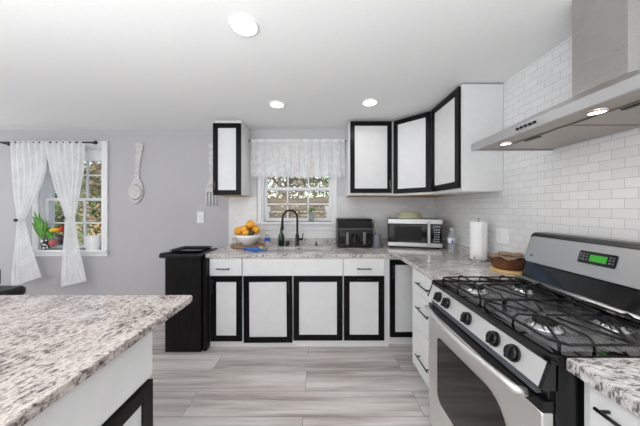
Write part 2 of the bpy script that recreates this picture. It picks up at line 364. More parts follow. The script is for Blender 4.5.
# tile on the back wall, with the painted upper area beside the window
tb = MB()
t0, t1 = YB-.008, YB
for x0, x1, z0, z1 in ((-1.155, -.80, .90, 1.50), (-.80, .21, .90, 1.10), (.21, XR, .90, 1.50)): tb.box(x0, x1, t0, t1, z0, z1)
struct(tb.obj('trim_1', 'tile_back'))
pb = MB()
for x0, x1, z0, z1 in ((-1.10, -.80, 1.50, CEIL), (-.80, .21, 2.09, CEIL), (.21, XR, 1.50, CEIL)): pb.box(x0, x1, YB-.006, YB, z0, z1)
struct(pb.obj('trim_2', 'wall_light'))

def window(name, w, cw, top_c, apron, cols, rail_z, glass_y=YB+.08):
    x0, x1, z0, z1 = w
    f = MB()  # casing, sill, apron and jamb
    f.box(x0-cw, x0, YB-.022, YB, z0-.01, z1+top_c).box(x1, x1+cw, YB-.022, YB, z0-.01, z1+top_c).box(x0, x1, YB-.022, YB, z1, z1+top_c)
    f.box(x0-cw-.01, x1+cw+.01, YB-.05, YB+.06, z0-.03, z0)
    f.box(x0-cw, x1+cw, YB-.02, YB, z0-.03-apron, z0-.03)
    f.box(x0, x0+.02, YB, T, z0, z1).box(x1-.02, x1, YB, T, z0, z1).box(x0, x1, YB, T, z1-.02, z1).box(x0, x1, YB+.06, T, z0-.02, z0+.005)
    o = struct(f.obj(name, 'trimw', bevel=.003))
    def sash(y, a, b):
        m = MB(); sw = .032; X0, X1 = x0+.02, x1-.02
        m.box(X0, X0+sw, y, y+.03, a, b).box(X1-sw, X1, y, y+.03, a, b).box(X0+sw, X1-sw, y, y+.03, a, a+.04).box(X0+sw, X1-sw, y, y+.03, b-.035, b)
        iw = (X1-X0-2*sw)
        for k in range(1, cols):
            xc = X0+sw+iw*k/cols; m.box(xc-.009, xc+.009, y+.004, y+.024, a+.04, b-.035)
        zc = (a+b)/2+.003; m.box(X0+sw, X1-sw, y+.004, y+.024, zc-.009, zc+.009)
        s_ = m.obj('sash', 'trimw', o)
        MB().box(X0+sw, X1-sw, y+.012, y+.015, a+.04, b-.035).obj('pane', 'glass', s_)
    sash(glass_y-.035, z0+.005, rail_z+.02); sash(glass_y, rail_z-.02, z1-.02)
    return o
window('window_1', W1, .075, .07, .055, 3, 1.465)
window('window_2', W2, .05, .05, .07, 3, 1.60)

# ------------------------------------------------------------------ the yard seen through the panes
single(MB().box(-16, 8, T+.02, 22, -.35, -.25), 'lawn', 'grass', 'patchy olive lawn outside behind both windows', 'lawn')
fn = thing('wooden_fence', (0, 5.4, -.25), 'weathered horizontal board fence seen through the window above the sink', 'fence')
fb = MB()
for k in range(9): fb.box(-2.2, 2.3, 5.4, 5.42, -.2+k*.2, -.015+k*.2)
fb.obj('board_panel', 'fence', fn)
for x in (-2.2, -1.1, 0.05, 1.2, 2.2): MB().box(x-.05, x+.05, 5.42, 5.52, -.25, 1.62).obj('post', 'fence', fn)
def tree(x, y, h, r, lm, label, n=2600, zc=None, leafs=.07):
    t = thing('tree', (x, y, -.25), label, 'tree')
    rn = random.Random(int(x*31+y*17))
    pts = [(x, y, -.25)]
    for k in range(1, 6): pts.append((x+rn.uniform(-.12, .12)*k*.5, y+rn.uniform(-.1, .1), -.25+h*.85*k/5))
    tk = MB().tube(pts, [.16*h/4*(1-.14*k) for k in range(6)], 10)
    for k in range(9):
        b = Vector(pts[2+k%4]); a = rn.uniform(0, 2*PI); e = b+Vector((math.cos(a)*r*.8, math.sin(a)*r*.6, rn.uniform(.3, 1)*r*.6)); tk.tube([b, (b+e)/2+Vector((0,0,.08)), e], [.05, .03, .012], 6)
    tk.obj('trunk', 'bark', t)
    zc = zc or h*.62; L = MB()
    for k in range(n):
        d = Vector((rn.gauss(0, 1), rn.gauss(0, 1), rn.gauss(0, 1))).normalized()*r*rn.random()**.45
        c = Vector((x, y, zc)) + Vector((d.x, d.y*.8, d.z*1.25)); c.z = max(c.z, -.1); u = Vector((rn.gauss(0,1), rn.gauss(0,1), rn.gauss(0,1))).normalized(); w = u.orthogonal().normalized(); s = leafs*rn.uniform(.6, 1.3)
        L.add([c-u*s, c+w*s*.45, c+u*s, c-w*s*.45], [(0,1,2,3)])
    L.obj('crown', lm, t)
hs = thing('house', (-9, 14, -.25), 'tan neighbouring house with brown roof behind the trees beyond the curtained window', 'house')
MB().box(-14, -5.2, 13, 17, -.25, 2.7).obj('wall', 'siding', hs)
MB().prism([(12.5, 2.65), (15, 4.2), (17.5, 2.65)], 'x', -14.4, -4.8).obj('roof', 'bark', hs)
tree(-4.6, 6.6, 3.8, 1.25, 'treeleaf', 'leafy olive tree outside nearest the curtained window', 3000, 1.6)
tree(-6.6, 7.6, 4.6, 1.6, 'treeleaf2', 'browner tree outside at the left of the curtained window', 3000, 1.9)
tree(-7.6, 6.8, 4.0, 1.3, 'treeleaf', 'green tree outside farthest left beyond the curtained window', 2200, 1.5)
tree(-5.6, 9.8, 5.0, 1.8, 'treeleaf2', 'tall dry tree outside behind the olive tree', 2600, 2.2)
tree(-.9, 7.2, 4.2, 1.4, 'treeleaf2', 'dry tree above the fence at the left of the sink window', 2800, 2.3)
tree(.7, 7.6, 4.4, 1.5, 'treeleaf', 'olive tree above the fence at the right of the sink window', 2800, 2.4)
tree(2.4, 9.0, 5.0, 1.8, 'treeleaf2', 'farther dry tree behind the olive tree beyond the fence', 1600, 2.4)

# ------------------------------------------------------------------ ceiling lights
for i, (x, y) in enumerate(LAMPS):
    if i < 3:
        lb = ['white round recessed ceiling light nearest the camera', 'white recessed ceiling light above the sink, left of the far pair',
              'white recessed ceiling light in front of the right wall cabinets'][i]
    else: lb = None
    if lb is not None:
        t = thing('recessed_light', (x, y, CEIL-.012), lb, 'ceiling light', 'recessed lights in the ceiling')
        r = .066 if i == 0 else .062
        MB().lathe([(r, .004), (r+.003, 0), (r+.012, .003), (r+.014, .012)], (x, y, CEIL-.012), 40, cap=False).obj('trim_ring', 'trimw', t)
        MB().lathe([(1e-6, .003), (r+.001, .003), (r+.001, .010), (1e-6, .010)], (x, y, CEIL-.012), 40).obj('lens', 'lampglow', t)
    light('downlight', 'AREA', (x, y, CEIL-.02), (0, 0, 0), 1.6 if i < 3 else 2.6, (1, .98, .96), shape='DISK', size=.12, spread=math.radians(165))

# ------------------------------------------------------------------ cabinets
def frame_door(parent, mtx, w, h, fw=.055, th=.02, name='door', tilt=0):
    """door lying in local x (0..w), z (0..h), front face at local y=-th"""
    o = MB()
    for a in ((0, fw, 0, h), (w-fw, w, 0, h), (fw, w-fw, 0, fw), (fw, w-fw, h-fw, h)): o.box(a[0], a[1], -th, 0, a[2], a[3], mtx)
    d = o.obj(name, 'black', parent, bevel=.0015)
    MB().box(fw-.002, w-fw+.002, -th+.006, -.003, fw-.002, h-fw+.002, mtx).obj('insert_panel', 'insert', d)
    return d
def bar_handle(parent, p0, p1, out, r=.005, m='handle'):
    p0, p1, out = Vector(p0), Vector(p1), Vector(out); o = MB(); ax = (p1-p0)
    o.tube([p0+out, p1+out], r, 8)
    for t in (.12, .88): o.tube([p0+ax*t, p0+ax*t+out], r*.85, 8)
    return o.obj('handle', m, parent)
TR = Matrix.Translation
FY = 2.30   # face plane of the back run
def base_body(t, x0, x1, y0, y1, top=.872, kick=True):
    b = MB().box(x0, x1, y0, y1, .0, top); return b.obj('body', 'white', t)

# unit 1
t = thing('base_cabinet', (-.92, 2.6, 0), 'white base cabinet with one narrow black-framed door, left end of the sink run', 'cabinet')
base_body(t, -1.074, -.757, FY, 2.96)
MB().box(-1.1065, -1.075, 2.225, 2.96, 0, .871).box(-1.119, -1.1068, 2.275, 2.96, 0, .908).obj('end_panel_and_shade', 'blackwood', t)  # outer black strip is added, standing in for the shadow gap beside the counter
d = MB().rbox(-1.072, -.760, FY-.02, FY, .697, .868, .003, axis='y').obj('drawer', 'white', t)
bar_handle(d, (-1.00, FY-.02, .768), (-.87, FY-.02, .768), (0, -.025, 0))
d = frame_door(t, TR((-1.064, FY, .06)), .305, .632); bar_handle(d, (-1.037, FY-.02, .53), (-1.037, FY-.02, .66), (0, -.022, 0))
# unit 2
t = thing('base_cabinet', (-.265, 2.6, 0), 'white sink base cabinet with a wide blank front over two black-framed doors', 'cabinet')
base_body(t, -.7565, .2255, FY, 2.96, .70)
MB().box(-.7565, .2255, FY, FY+.06, .70, .872).obj('front_rail', 'white', t)
MB().rbox(-.750, .219, FY-.018, FY, .697, .868, .003, axis='y').obj('false_front', 'white', t)
d = frame_door(t, TR((-.741, FY, .045)) @ Matrix.Rotation(math.radians(-.35), 4, 'Y') , .474, .645); bar_handle(d, (-.30, FY-.02, .53), (-.30, FY-.02, .66), (0, -.022, 0))
d = frame_door(t, TR((-.258, FY, .068)), .477, .624)
# unit 3
t = thing('base_cabinet', (.45, 2.6, 0), 'white base cabinet under the air fryer, black-framed door with a horizontal bar handle', 'cabinet')
base_body(t, .226, .674, FY, 2.96)
d = MB().rbox(.233, .624, FY-.02, FY, .697, .868, .003, axis='y').obj('drawer', 'white', t)
bar_handle(d, (.355, FY-.02, .768), (.495, FY-.02, .768), (0, -.025, 0))
d = frame_door(t, TR((.233, FY, .068)), .391, .624); bar_handle(d, (.355, FY-.02, .667), (.495, FY-.02, .667), (0, -.022, 0))
# corner unit
t = thing('base_cabinet', (.95, 2.65, 0), 'corner base cabinet with a tall black-framed door, half hidden beside the drawers', 'cabinet')
MB().box(.6745, 1.44, FY+.0, 2.96, .07, .872).box(.6745, 1.44, FY+.04, 2.9, 0, .07).obj('body', 'white', t)
d = frame_door(t, TR((.680, FY, .10)), .36, .752, .05); bar_handle(d, (.705, FY-.02, .67), (.705, FY-.02, .80), (0, -.022, 0))
# right run drawers
FX = .776
t = thing('drawer_cabinet', (1.1, 1.7, 0), 'white three-drawer base cabinet between the corner and the range', 'cabinet')
MB().box(FX, 1.44, 1.465, 1.925, .09, .872).box(FX+.05, 1.44, 1.47, 1.92, 0, .09).obj('body', 'white', t)
for z0, z1, zh in ((.703, .866, .785), (.42, .697, .60), (.10, .414, .235)):
    d = MB().rbox(FX-.02, FX, 1.468, 1.922, z0, z1, .003, axis='x').obj('drawer', 'white', t)
    bar_handle(d, (FX-.02, 1.60, zh), (FX-.02, 1.80, zh), (-.026, 0, 0))
# near unit
t = thing('drawer_cabinet', (1.1, .4, 0), 'white drawer cabinet at the near side of the range, in the bottom right corner', 'cabinet')
MB().box(FX, 1.44, .02, .690, .09, .872).box(FX+.05, 1.44, .03, .68, 0, .09).obj('body', 'white', t)
for z0, z1, zh in ((.703, .866, .822), (.42, .697, .60), (.10, .414, .3)):
    d = MB().rbox(FX-.02, FX, .06, .660, z0, z1, .003, axis='x').obj('drawer', 'white', t)
    bar_handle(d, (FX-.02, .535, zh), (FX-.02, .625, zh), (-.026, 0, 0))

# countertops
ct = MB()
SX0, SX1, SY0, SY1 = -.60, .125, 2.40, 2.68
z0, z1 = .8725, .91
ct.box(-1.106, SX0, 2.27, YB-.009, z0, z1).box(SX0, SX1, 2.27, SY0, z0, z1).box(SX0, SX1, SY1, YB-.009, z0, z1).box(SX1, XR-.001, 2.27, YB-.009, z0, z1).box(.75, XR-.001, 1.4565, 2.27, z0, z1)
t = thing('countertop', (0, 2.6, .8725), 'L-shaped speckled granite countertop running from the sink to the range', 'countertop')
ct.obj('slab', 'granite_run', t)
MB().box(-1.106, XR-.03, YB-.03, YB-.0085, .91, .975).obj('backsplash', 'granite_run', t)
MB().box(XR-.03, XR-.001, 1.4565, YB-.0085, .91, .975).obj('backsplash', 'granite_run', t)
t = thing('countertop', (1.1, .35, .8725), 'granite countertop piece at the near side of the range, lower right', 'countertop')
MB().box(.732, XR-.001, .0, .700, z0, z1).obj('slab', 'granite_near', t, bevel=.003)
MB().box(XR-.03, XR-.001, .0, .6945, .91, .975).obj('backsplash', 'granite_near', t)

# island
IX = -.648
t = thing('island_countertop', (-1.5, .6, .878), 'large pale speckled granite island top in the left foreground', 'countertop')
MB().prism([(-2.5, 1.205), (IX-.012, 1.205), (IX, 1.193), (IX, .06), (-2.5, .06)][::-1], 'z', .878, .91).obj('slab', 'granite', t, bevel=.004)
t = thing('island_cabinet', (-1.5, .5, 0), 'white island cabinet with black-framed door under the granite top', 'cabinet')
MB().box(-2.3, -.687, .10, .948, .09, .878).box(-2.25, -.74, .12, .90, 0, .09).obj('body', 'white', t)
R90 = Matrix.Rotation(PI/2, 4, 'Z')
for ya, yb in ((.53, .94), (.108, .52)):
    d = MB().rbox(-.687, -.670, ya, yb, .690, .872, .003, axis='x').obj('drawer', 'white', t)
    # local x runs along +Y, local -y faces +X
    mt = TR((-.687, ya, .10)) @ Matrix.Rotation(PI/2, 4, 'Z')
    d = frame_door(t, mt, yb-ya, .573, .055)

# upper cabinets
t = thing('wall_cabinet', (-1.04, 2.8, 1.5), 'narrow white wall cabinet with black-framed door, left of the sink window', 'cabinet')
MB().box(-1.195, -.881, 2.64, YB-.01, 1.503, 2.303).obj('body', 'white', t)
MB().box(-1.19, -.885, 2.65, YB-.012, 1.497, 1.5025).obj('bottom_panel', 'rawwood', t)
MB().box(-1.185, -.89, 2.66, YB-.012, 2.3035, CEIL-.002).obj('filler_strip', 'white', t)
d = frame_door(t, TR((-1.195, 2.64, 1.50)), .312, .803, .055); bar_handle(d, (-1.165, 2.62, 1.545), (-1.165, 2.62, 1.65), (0, -.022, 0), m='silverpaint')
t = thing('wall_cabinet', (.57, 2.8, 1.5), 'white wall cabinet facing the room, right of the sink window', 'cabinet')
MB().box(.323, .822, 2.64, YB-.01, 1.500, 2.325).obj('body', 'white', t)
MB().box(.33, .815, 2.65, YB-.012, 1.494, 1.4995).obj('bottom_panel', 'rawwood', t)
d = frame_door(t, TR((.338, 2.64, 1.523)), .463, .800, .05); bar_handle(d, (.775, 2.62, 1.56), (.775, 2.62, 1.67), (0, -.022, 0), m='silverpaint')
t = thing('wall_cabinet', (1.2, 2.7, 1.5), 'white diagonal corner wall cabinet with black-framed door', 'cabinet')
MB().prism([(.823, 2.64), (1.122, 2.341), (XR-.003, 2.341), (XR-.003, YB-.01), (.823, YB-.01)], 'z', 1.494, 2.325).obj('body', 'white', t)
MB().prism([(.835, 2.65), (1.13, 2.355), (XR-.01, 2.355), (XR-.01, YB-.012), (.835, YB-.012)], 'z', 1.489, 1.4935).obj('bottom_panel', 'rawwood', t)
mt = TR((.831, 2.632, 1.515)) @ Matrix.Rotation(-PI/4, 4, 'Z')
d = frame_door(t, mt, .400, .806, .05)
t = thing('wall_cabinet', (1.28, 2.1, 1.5), 'white wall cabinet on the tiled wall nearest the hood, plain side panel', 'cabinet')
MB().box(1.122, XR-.003, 1.854, 2.3405, 1.492, 2.333).obj('body', 'white', t)
MB().box(1.13, XR-.01, 1.86, 2.335, 1.486, 1.4915).obj('bottom_panel', 'white', t)
MB().box(1.135, XR-.003, 1.87, 2.33, 2.3335, CEIL-.001).obj('filler_strip', 'blackplastic', t)
mt = TR((1.122, 2.325, 1.515)) @ Matrix.Rotation(-PI/2, 4, 'Z')
d = frame_door(t, mt, .455, .808, .055); bar_handle(d, (1.102, 2.297, 1.55), (1.102, 2.297, 1.67), (-.022, 0, 0))

# ------------------------------------------------------------------ black cart left of the run
t = thing('cabinet_cart', (-1.28, 2.6, 0), 'black wood-grain free-standing cabinet left of the sink run', 'cabinet')
MB().box(-1.458, -1.12, 2.21, 2.59, 0, .885).obj('body', 'blackwood', t, bevel=.003)
MB().rbox(-1.515, -1.1195, 2.185, 2.60, .886, .921, .03, axis='z').obj('top', 'blackplastic', t)
MB().rbox(-1.50, -1.44, 2.19, 2.28, .921, .934, .012, axis='z').obj('lip', 'blackplastic', t)
t = thing('tray', (-1.30, 2.4, .9215), 'shallow glossy black tray on the black cabinet beside the counter', 'tray')
tr = MB(); a, b, c_, e = -1.45, -1.145, 2.25, 2.51
tr.rbox(a, b, c_, e, .922, .928, .03)
tr.obj('base', 'glossblack', t)
rm = MB()
def rr(x0, x1, y0, y1, r, z, n=5):
    P = []
    for cx, cy, st in ((x1-r, y1-r, 0), (x0+r, y1-r, PI/2), (x0+r, y0+r, PI), (x1-r, y0+r, 1.5*PI)):
        for k in range(n+1): P.append((cx+r*math.cos(st+k*PI/2/n), cy+r*math.sin(st+k*PI/2/n), z))
    return P
rings = [rr(a+.01, b-.01, c_+.01, e-.01, .03, .928), rr(a, b, c_, e, .04, .945), rr(a-.012, b+.012, c_-.012, e+.012, .05, .949), rr(a+.004, b-.004, c_+.004, e-.004, .04, .943), rr(a+.014, b-.014, c_+.014, e-.014, .03, .930)]
n = len(rings[0]); rm.add([p for R_ in rings for p in R_], [(i*n+j, i*n+(j+1)%n, (i+1)*n+(j+1)%n, (i+1)*n+j) for i in range(4) for j in range(n)], True)
rm.obj('rim', 'glossblack', t)

# ------------------------------------------------------------------ range
RY0, RY1 = .702, 1.452
t = thing('gas_range', (1.05, 1.077, 0), 'stainless steel gas range with black grates against the tiled wall', 'range')
MB().box(.705, 1.42, RY0, RY1, .03, .885).box(.74, 1.40, RY0+.03, RY1-.03, 0, .03).obj('body', 'blackplastic', t)
ck = MB().prism([(.688, .890), (.692, .905), (.700, .912), (.735, .913), (.742, .905), (1.20, .905), (1.215, .912), (1.40, .912), (1.40, .885), (.70, .885)][::-1], 'y', RY0, RY1)
ck.box(.735, 1.20, RY0, RY0+.022, .89, .913).box(.735, 1.20, RY1-.022, RY1, .89, .913).obj('cooktop', 'glossblack', t)
MB().box(.745, 1.198, RY0+.024, RY1-.024, .905, .907).obj('deck', 'decksteel', t)
pf = [(.691, .886), (.664, .812), (.712, .806), (.712, .886)]
MB().prism(pf, 'y', RY0+.012, RY1-.012).obj('control_panel', 'panelsteel', t)
for y0_, y1_ in ((RY0, RY0+.0118), (RY1-.0118, RY1)): MB().prism([(p[0]-.002*(i < 2), p[1]) for i, p in enumerate(pf)], 'y', y0_, y1_).obj('end_cap', 'blackplastic', t)
nrm = Vector((-(.886-.812), 0, (.691-.664))).normalized()   # outward normal of the sloping panel
for y in (1.338, 1.253, 1.079, .912, .822):
    c0 = Vector((.6765, y, .8475)); k = MB()
    k.cyl(c0, c0+nrm*.006, .029, .028, 28).cyl(c0+nrm*.006, c0+nrm*.018, .025, .022, 28)
    ax = nrm; up = Vector((0,0,1)) - ax*ax.z; up.normalize(); sd = Vector((0,1,0))
    mtk = Matrix.Translation(c0+nrm*.015) @ Matrix((sd, up, ax)).transposed().to_4x4()
    k.rbox(-.0065, .0065, -.023, .023, 0, .012, .004, mtx=mtk); k.obj('knob', 'blackplastic', t)
v = MB().box(.69, .712, RY0+.01, RY1-.01, .775, .806)
for q in range(3): pass
v.obj('vent_strip', 'blackplastic', t)
for q in range(3): MB().box(.674, .6895, RY0+.03, RY1-.03, .780+q*.009, .7835+q*.009).obj('louver', 'greyplastic', t)
DX = .668
dr = MB().rbox(DX, .704, RY0+.004, RY1-.004, .185, .738, .008, axis='x').obj('oven_door', 'steel', t)
MB().box(DX+.001, .704, RY0+.004, RY1-.004, .7385, .772).obj('top_band', 'iron', dr)
# window with a swept top edge
wp = []
for (cy, cz, st, r_) in ((1.334-.03, .628-.03, 0, .03), (.838+.11, .645-.11, PI/2, .11), (.838+.05, .27+.05, PI, .05), (1.334-.05, .27+.05, 1.5*PI, .05)):
    for k in range(7): wp.append((cy+r_*math.cos(st+k*PI/12), cz+r_*math.sin(st+k*PI/12)))
MB().prism(wp, 'x', DX-.003, DX+.002).obj('window', 'glossblack', dr)
hp = [(DX-.006, RY1-.05, .765)] + [(DX-.034-.030*math.sin(PI*(k/14)), RY1-.06-(RY1-RY0-.12)*k/14, .768) for k in range(15)] + [(DX-.006, RY0+.05, .765)]
MB().tube(hp, [.012]+[.014]*15+[.012], 12).obj('handle', 'steel', dr)
dw = MB().rbox(.675, .704, RY0+.004, RY1-.004, .035, .172, .006, axis='x').obj('storage_drawer', 'steel', t)
MB().box(.69, .704, RY0+.01, RY1-.01, .1725, .1845).obj('gap_strip', 'glossblack', t)
# burners
for bx_ in (.845, 1.095):
    for by in (.885, 1.27):
        b = MB().lathe([(.058, .9072), (.056, .914), (.044, .918), (.038, .926), (1e-6, .926)], (bx_, by, 0), 32).obj('burner', 'chrome', t)
        MB().lathe([(.036, .926), (.038, .93), (.034, .936), (1e-6, .937)], (bx_, by, 0), 28).obj('burner_cap', 'iron', b)
# grates
for gy0, gy1 in ((RY0+.02, 1.072), (1.082, RY1-.02)):
    g = MB(); gx0, gx1 = .735, 1.195; zt = .946; r_ = .0043
    def bar(*pts): g.tube(pts, r_, 8)
    c = .03
    loop = [(gx0, gy0+c, zt-.012), (gx0, gy1-c, zt-.012), (gx0+c, gy1, zt-.012), (gx1-c, gy1, zt-.012), (gx1, gy1-c, zt-.012), (gx1, gy0+c, zt-.012), (gx1-c, gy0, zt-.012), (gx0+c, gy0, zt-.012), (gx0, gy0+c, zt-.012)]
    for q in range(8): bar(loop[q], loop[q+1])
    xm = (gx0+gx1)/2; ym = (gy0+gy1)/2
    bar((xm, gy0, zt-.012), (xm, gy0+.03, zt), (xm, gy1-.03, zt), (xm, gy1, zt-.012))
    for bx_ in (.845, 1.095):
        for sgn, ye in ((1, gy1), (-1, gy0)):
            bar((bx_, ye, .908), (bx_, ye-sgn*.004, zt-.008), (bx_, ye-sgn*.02, zt+.004), (bx_, ym+sgn*.022, zt))
        xe, sg = (gx0, 1) if bx_ < xm else (gx1, -1)
        bar((xe, ym, .908), (xe+sg*.004, ym, zt-.008), (xe+sg*.02, ym, zt+.004), (bx_-sg*.02, ym, zt)); bar((bx_+sg*.02, ym, zt), (xm, ym, zt))
        for dx, dy in ((1, 1), (1, -1), (-1, 1), (-1, -1)):
            ex = gx0+.012 if (dx < 0 and bx_ < xm) else gx1-.012 if (dx > 0 and bx_ > xm) else xm
            ey = gy1-.012 if dy > 0 else gy0+.012
            bar((ex, ey, zt-.010), (bx_+dx*.028, ym+dy*.028, zt+.004))
    for px_, py_ in ((gx0+.01, gy0+.01), (gx0+.01, gy1-.01), (gx1-.01, gy0+.01), (gx1-.01, gy1-.01)): bar((px_, py_, .907), (px_, py_, zt-.012))
    g.obj('grate', 'iron', t)
# back guard
bgp = [(1.255, 1.030), (1.304, 1.188), (1.312, 1.200), (1.325, 1.206), (1.40, 1.206), (1.43, 1.19), (1.43, .90), (1.30, .9125), (1.27, 1.03)]
MB().prism(bgp[::-1], 'y', RY0, RY1).obj('backguard', 'blackplastic', t, bevel=.004)
MB().prism([(1.222, .913), (1.268, 1.030), (1.30, 1.03), (1.30, .913)][::-1], 'y', RY0+.012, RY1-.012).obj('riser', 'glossblack', t)
MB().tube([(1.212, RY0+.015, .932), (1.212, RY1-.015, .932)], .016, 14).obj('rail', 'rimsteel', t)
sl = Vector((1.304-1.255, 0, 1.188-1.030)); sl.normalize(); on = Vector((-sl.z, 0, sl.x))
fm = Matrix.Translation((1.255, 0, 1.030)) @ Matrix(((0, sl.x, on.x), (1, 0, 0), (0, sl.z, on.z))).to_4x4()   # local x=Y, y=up the slope, z=outwards
fp = MB(); fp.rbox(RY0+.008, RY1-.008, .004, .160, 0, .004, .022, 6, 'z', fm); fc = fp.obj('face_plate', 'rimsteel', t)
disp = MB().rbox(1.010, 1.160, .062, .122, .004, .007, .008, 4, 'z', fm).obj('display_panel', 'glossblack', fc)
MB().box(1.045, 1.112, .076, .108, .007, .0078, fm).obj('screen', 'glowg', disp)
for yy in (1.022, 1.034, 1.124, 1.138, 1.150):
    for s_ in (.078, .092, .104): MB().box(yy-.004, yy+.003, s_, s_+.006, .007, .0085, fm).obj('button', 'greyplastic', disp)
lg = MB().cyl(fm @ Vector((1.405, .045, .0035)), fm @ Vector((1.405, .045, .0055)), .008, .008, 16).obj('badge', 'greyplastic', fc)

# ------------------------------------------------------------------ hood
t = thing('range_hood', (1.2, 1.02, 1.71), 'stainless steel chimney range hood on the tiled wall above the range', 'hood')
HX, HY0, HY1 = .946, .57, 1.47; CX, CY0, CY1 = 1.20, .916, 1.119
sh = MB(); zt, zb, zc = 1.753, 1.712, 1.882; wx = XR-.002
# canopy shell
vs = [(HX,HY0,zt),(HX,HY1,zt),(wx,HY1,zt),(wx,HY0,zt),(CX,CY0,zc),(CX,CY1,zc),(wx,CY1,zc),(wx,CY0,zc)]
sh.add(vs, [(0,1,5,4),(1,2,6,5),(2,3,7,6),(3,0,4,7),(4,5,6,7),(0,3,2,1)]); sh.obj('canopy', 'hoodsteel', t)
MB().box(HX, HX+.012, HY0, HY1, zb, zt-.0005).box(HX+.012, wx, HY1-.012, HY1, zb, zt-.0005).box(HX+.012, wx, HY0, HY0+.012, zb, zt-.0005).obj('rim', 'rimsteel', t)
MB().box(HX+.012, wx-.012, HY0+.012, HY1-.012, zb+.008, zb+.014).obj('underside', 'steel_dark', t)
for ya, yb in ((HY0+.05, 1.015), (1.025, HY1-.05)):
    f = MB().box(HX+.14, wx-.03, ya, yb, zb+.003, zb+.0078).obj('filter_panel', 'steel_dark', t)
    MB().box(HX+.15, HX+.17, (ya+yb)/2-.04, (ya+yb)/2+.04, zb-.001, zb+.003).obj('latch', 'blackplastic', f)
MB().box(CX, wx, CY0, CY1, zc+.0005, CEIL-.001).obj('chimney', 'hoodsteel', t)
for y in (1.322, .886):
    MB().lathe([(.023, .004), (.024, 0), (.029, 0), (.030, .006)], (1.045, y, zb+.0015), 28, cap=False).obj('lamp_ring', 'chrome', t)
    MB().lathe([(1e-6, 0), (.0235, 0), (.0235, .005), (1e-6, .005)], (1.045, y, zb+.0025), 28).obj('lamp', 'hoodglow', t)
    light('hood_lamp', 'AREA', (1.045, y, zb-.003), (0,0,0), .5, (1, .9, .8), shape='DISK', size=.04)
for k in range(5):
    y = 1.035+k*.0225; MB().cyl((HX, y, 1.733), (HX-.006, y, 1.733), .0065, .006, 14).obj('button', 'iron', t)

# ------------------------------------------------------------------ sink and things around it
t = thing('sink', ((SX0+SX1)/2, 2.54, .72), 'stainless undermount sink set in the granite below the window', 'sink')
a = (SX0-.004, SX1+.004, SY0-.004, SY1+.004)
MB().box(a[0], a[0]+.004, a[2], a[3], .722, .872).box(a[1]-.004, a[1], a[2], a[3], .722, .872).box(a[0], a[1], a[2], a[2]+.004, .722, .872).box(a[0], a[1], a[3]-.004, a[3], .722, .872).box(a[0], a[1], a[2], a[3], .718, .724).obj('basin', 'sinksteel', t)
MB().lathe([(.045, 0), (.04, .003), (.02, .001), (1e-6, .001)], (-.24, 2.54, .724), 28).obj('drain', 'chrome', t)
t = thing('faucet', (-.27, 2.79, .91), 'matte black gooseneck faucet behind the sink', 'faucet')
MB().lathe([(.030, 0), (.030, .006), (.024, .012), (.0225, .10), (.020, .13), (.014, .14)], (-.27, 2.79, .91), 24).obj('base', 'handle', t)
arc = [(-.27, 2.79, 1.04), (-.27, 2.79, 1.24)]
for k in range(1, 13):
    a_ = PI*k/12; q = .088*(1-math.cos(a_)); arc.append((-.27-q*.93, 2.79-q*.36, 1.24+.088*math.sin(a_)))
arc.append((arc[-1][0]-.003, arc[-1][1], 1.19))
MB().tube(arc, .0125, 14).obj('spout', 'handle', t)
e_ = arc[-1]; MB().cyl((e_[0], e_[1], 1.19), (e_[0], e_[1], 1.10), .015, .0185, 18).obj('spray_head', 'handle', t)
MB().tube([(-.25, 2.79, .985), (-.205, 2.78, .985)], .013, 12).tube([(-.21, 2.78, .985), (-.20, 2.775, 1.06)], [.008, .005], 10).obj('lever', 'handle', t)
t = thing('soap_dispenser', (-.045, 2.82, .91), 'small black soap pump set in the counter, right of the faucet', 'soap dispenser')
MB().lathe([(.018, 0), (.018, .006), (.009, .010), (.008, .035), (.012, .037), (.012, .045), (1e-6, .046)], (-.045, 2.82, .91), 20).obj('pump', 'handle', t)
MB().tube([(-.045, 2.82, .945), (-.045, 2.77, .945), (-.045, 2.765, .935)], .005, 8).obj('nozzle', 'handle', t)
t = thing('wine_bottle', (-.455, 2.76, .91), 'dark green glass bottle standing left of the faucet', 'bottle')
MB().lathe([(.034, 0), (.037, .004), (.037, .09), (.033, .12), (.018, .155), (.0135, .18), (.0135, .205)], (-.455, 2.76, .91), 24).obj('glass', 'greenglass', t)
MB().lathe([(.0135, 0), (.0145, .001), (.0145, .012), (1e-6, .013)], (-.455, 2.76, 1.115), 16).obj('cap', 'silverpaint', t)
MB().lathe([(.0377, .012), (.0377, .055)], (-.455, 2.76, .91), 24, cap=False).obj('label_band', 'blackplastic', t)
t = thing('scrubber', (-.385, 2.77, .91), 'small black cup for a scrubber between the bottle and faucet', 'cup')
MB().lathe([(.022, 0), (.026, .055), (.024, .055), (.020, .004), (1e-6, .004)], (-.385, 2.77, .91), 20).obj('cup', 'blackplastic', t)
def water_bottle(x, y, label, h=.2, r=.031, band='bluelabel'):
    t = thing('water_bottle', (x, y, .91), label, 'bottle'); k = h/.2
    MB().lathe([(r*.8, 0), (r, .006*k), (r, .04*k), (r*.93, .05*k), (r, .06*k), (r, .12*k), (r*.9, .14*k), (r*.42, .178*k), (r*.4, .185*k)], (x, y, .91), 24, cap=False).obj('bottle', 'clear', t)
    MB().lathe([(r*1.015, .075*k), (r*1.015, .118*k)], (x, y, .91), 24, cap=False).obj('label_band', band, t)
    MB().lathe([(r*.47, 0), (r*.47, .015*k), (1e-6, .016*k)], (x, y, .91+.184*k), 18).obj('cap', 'whiteplate', t)
    return t
water_bottle(-.628, 2.80, 'clear bottle with a blue label beside the fruit bowl', .15, .033)
wbt = water_bottle(1.352, 2.42, 'clear plastic water bottle right of the microwave', .235, .034, 'whiteplate')
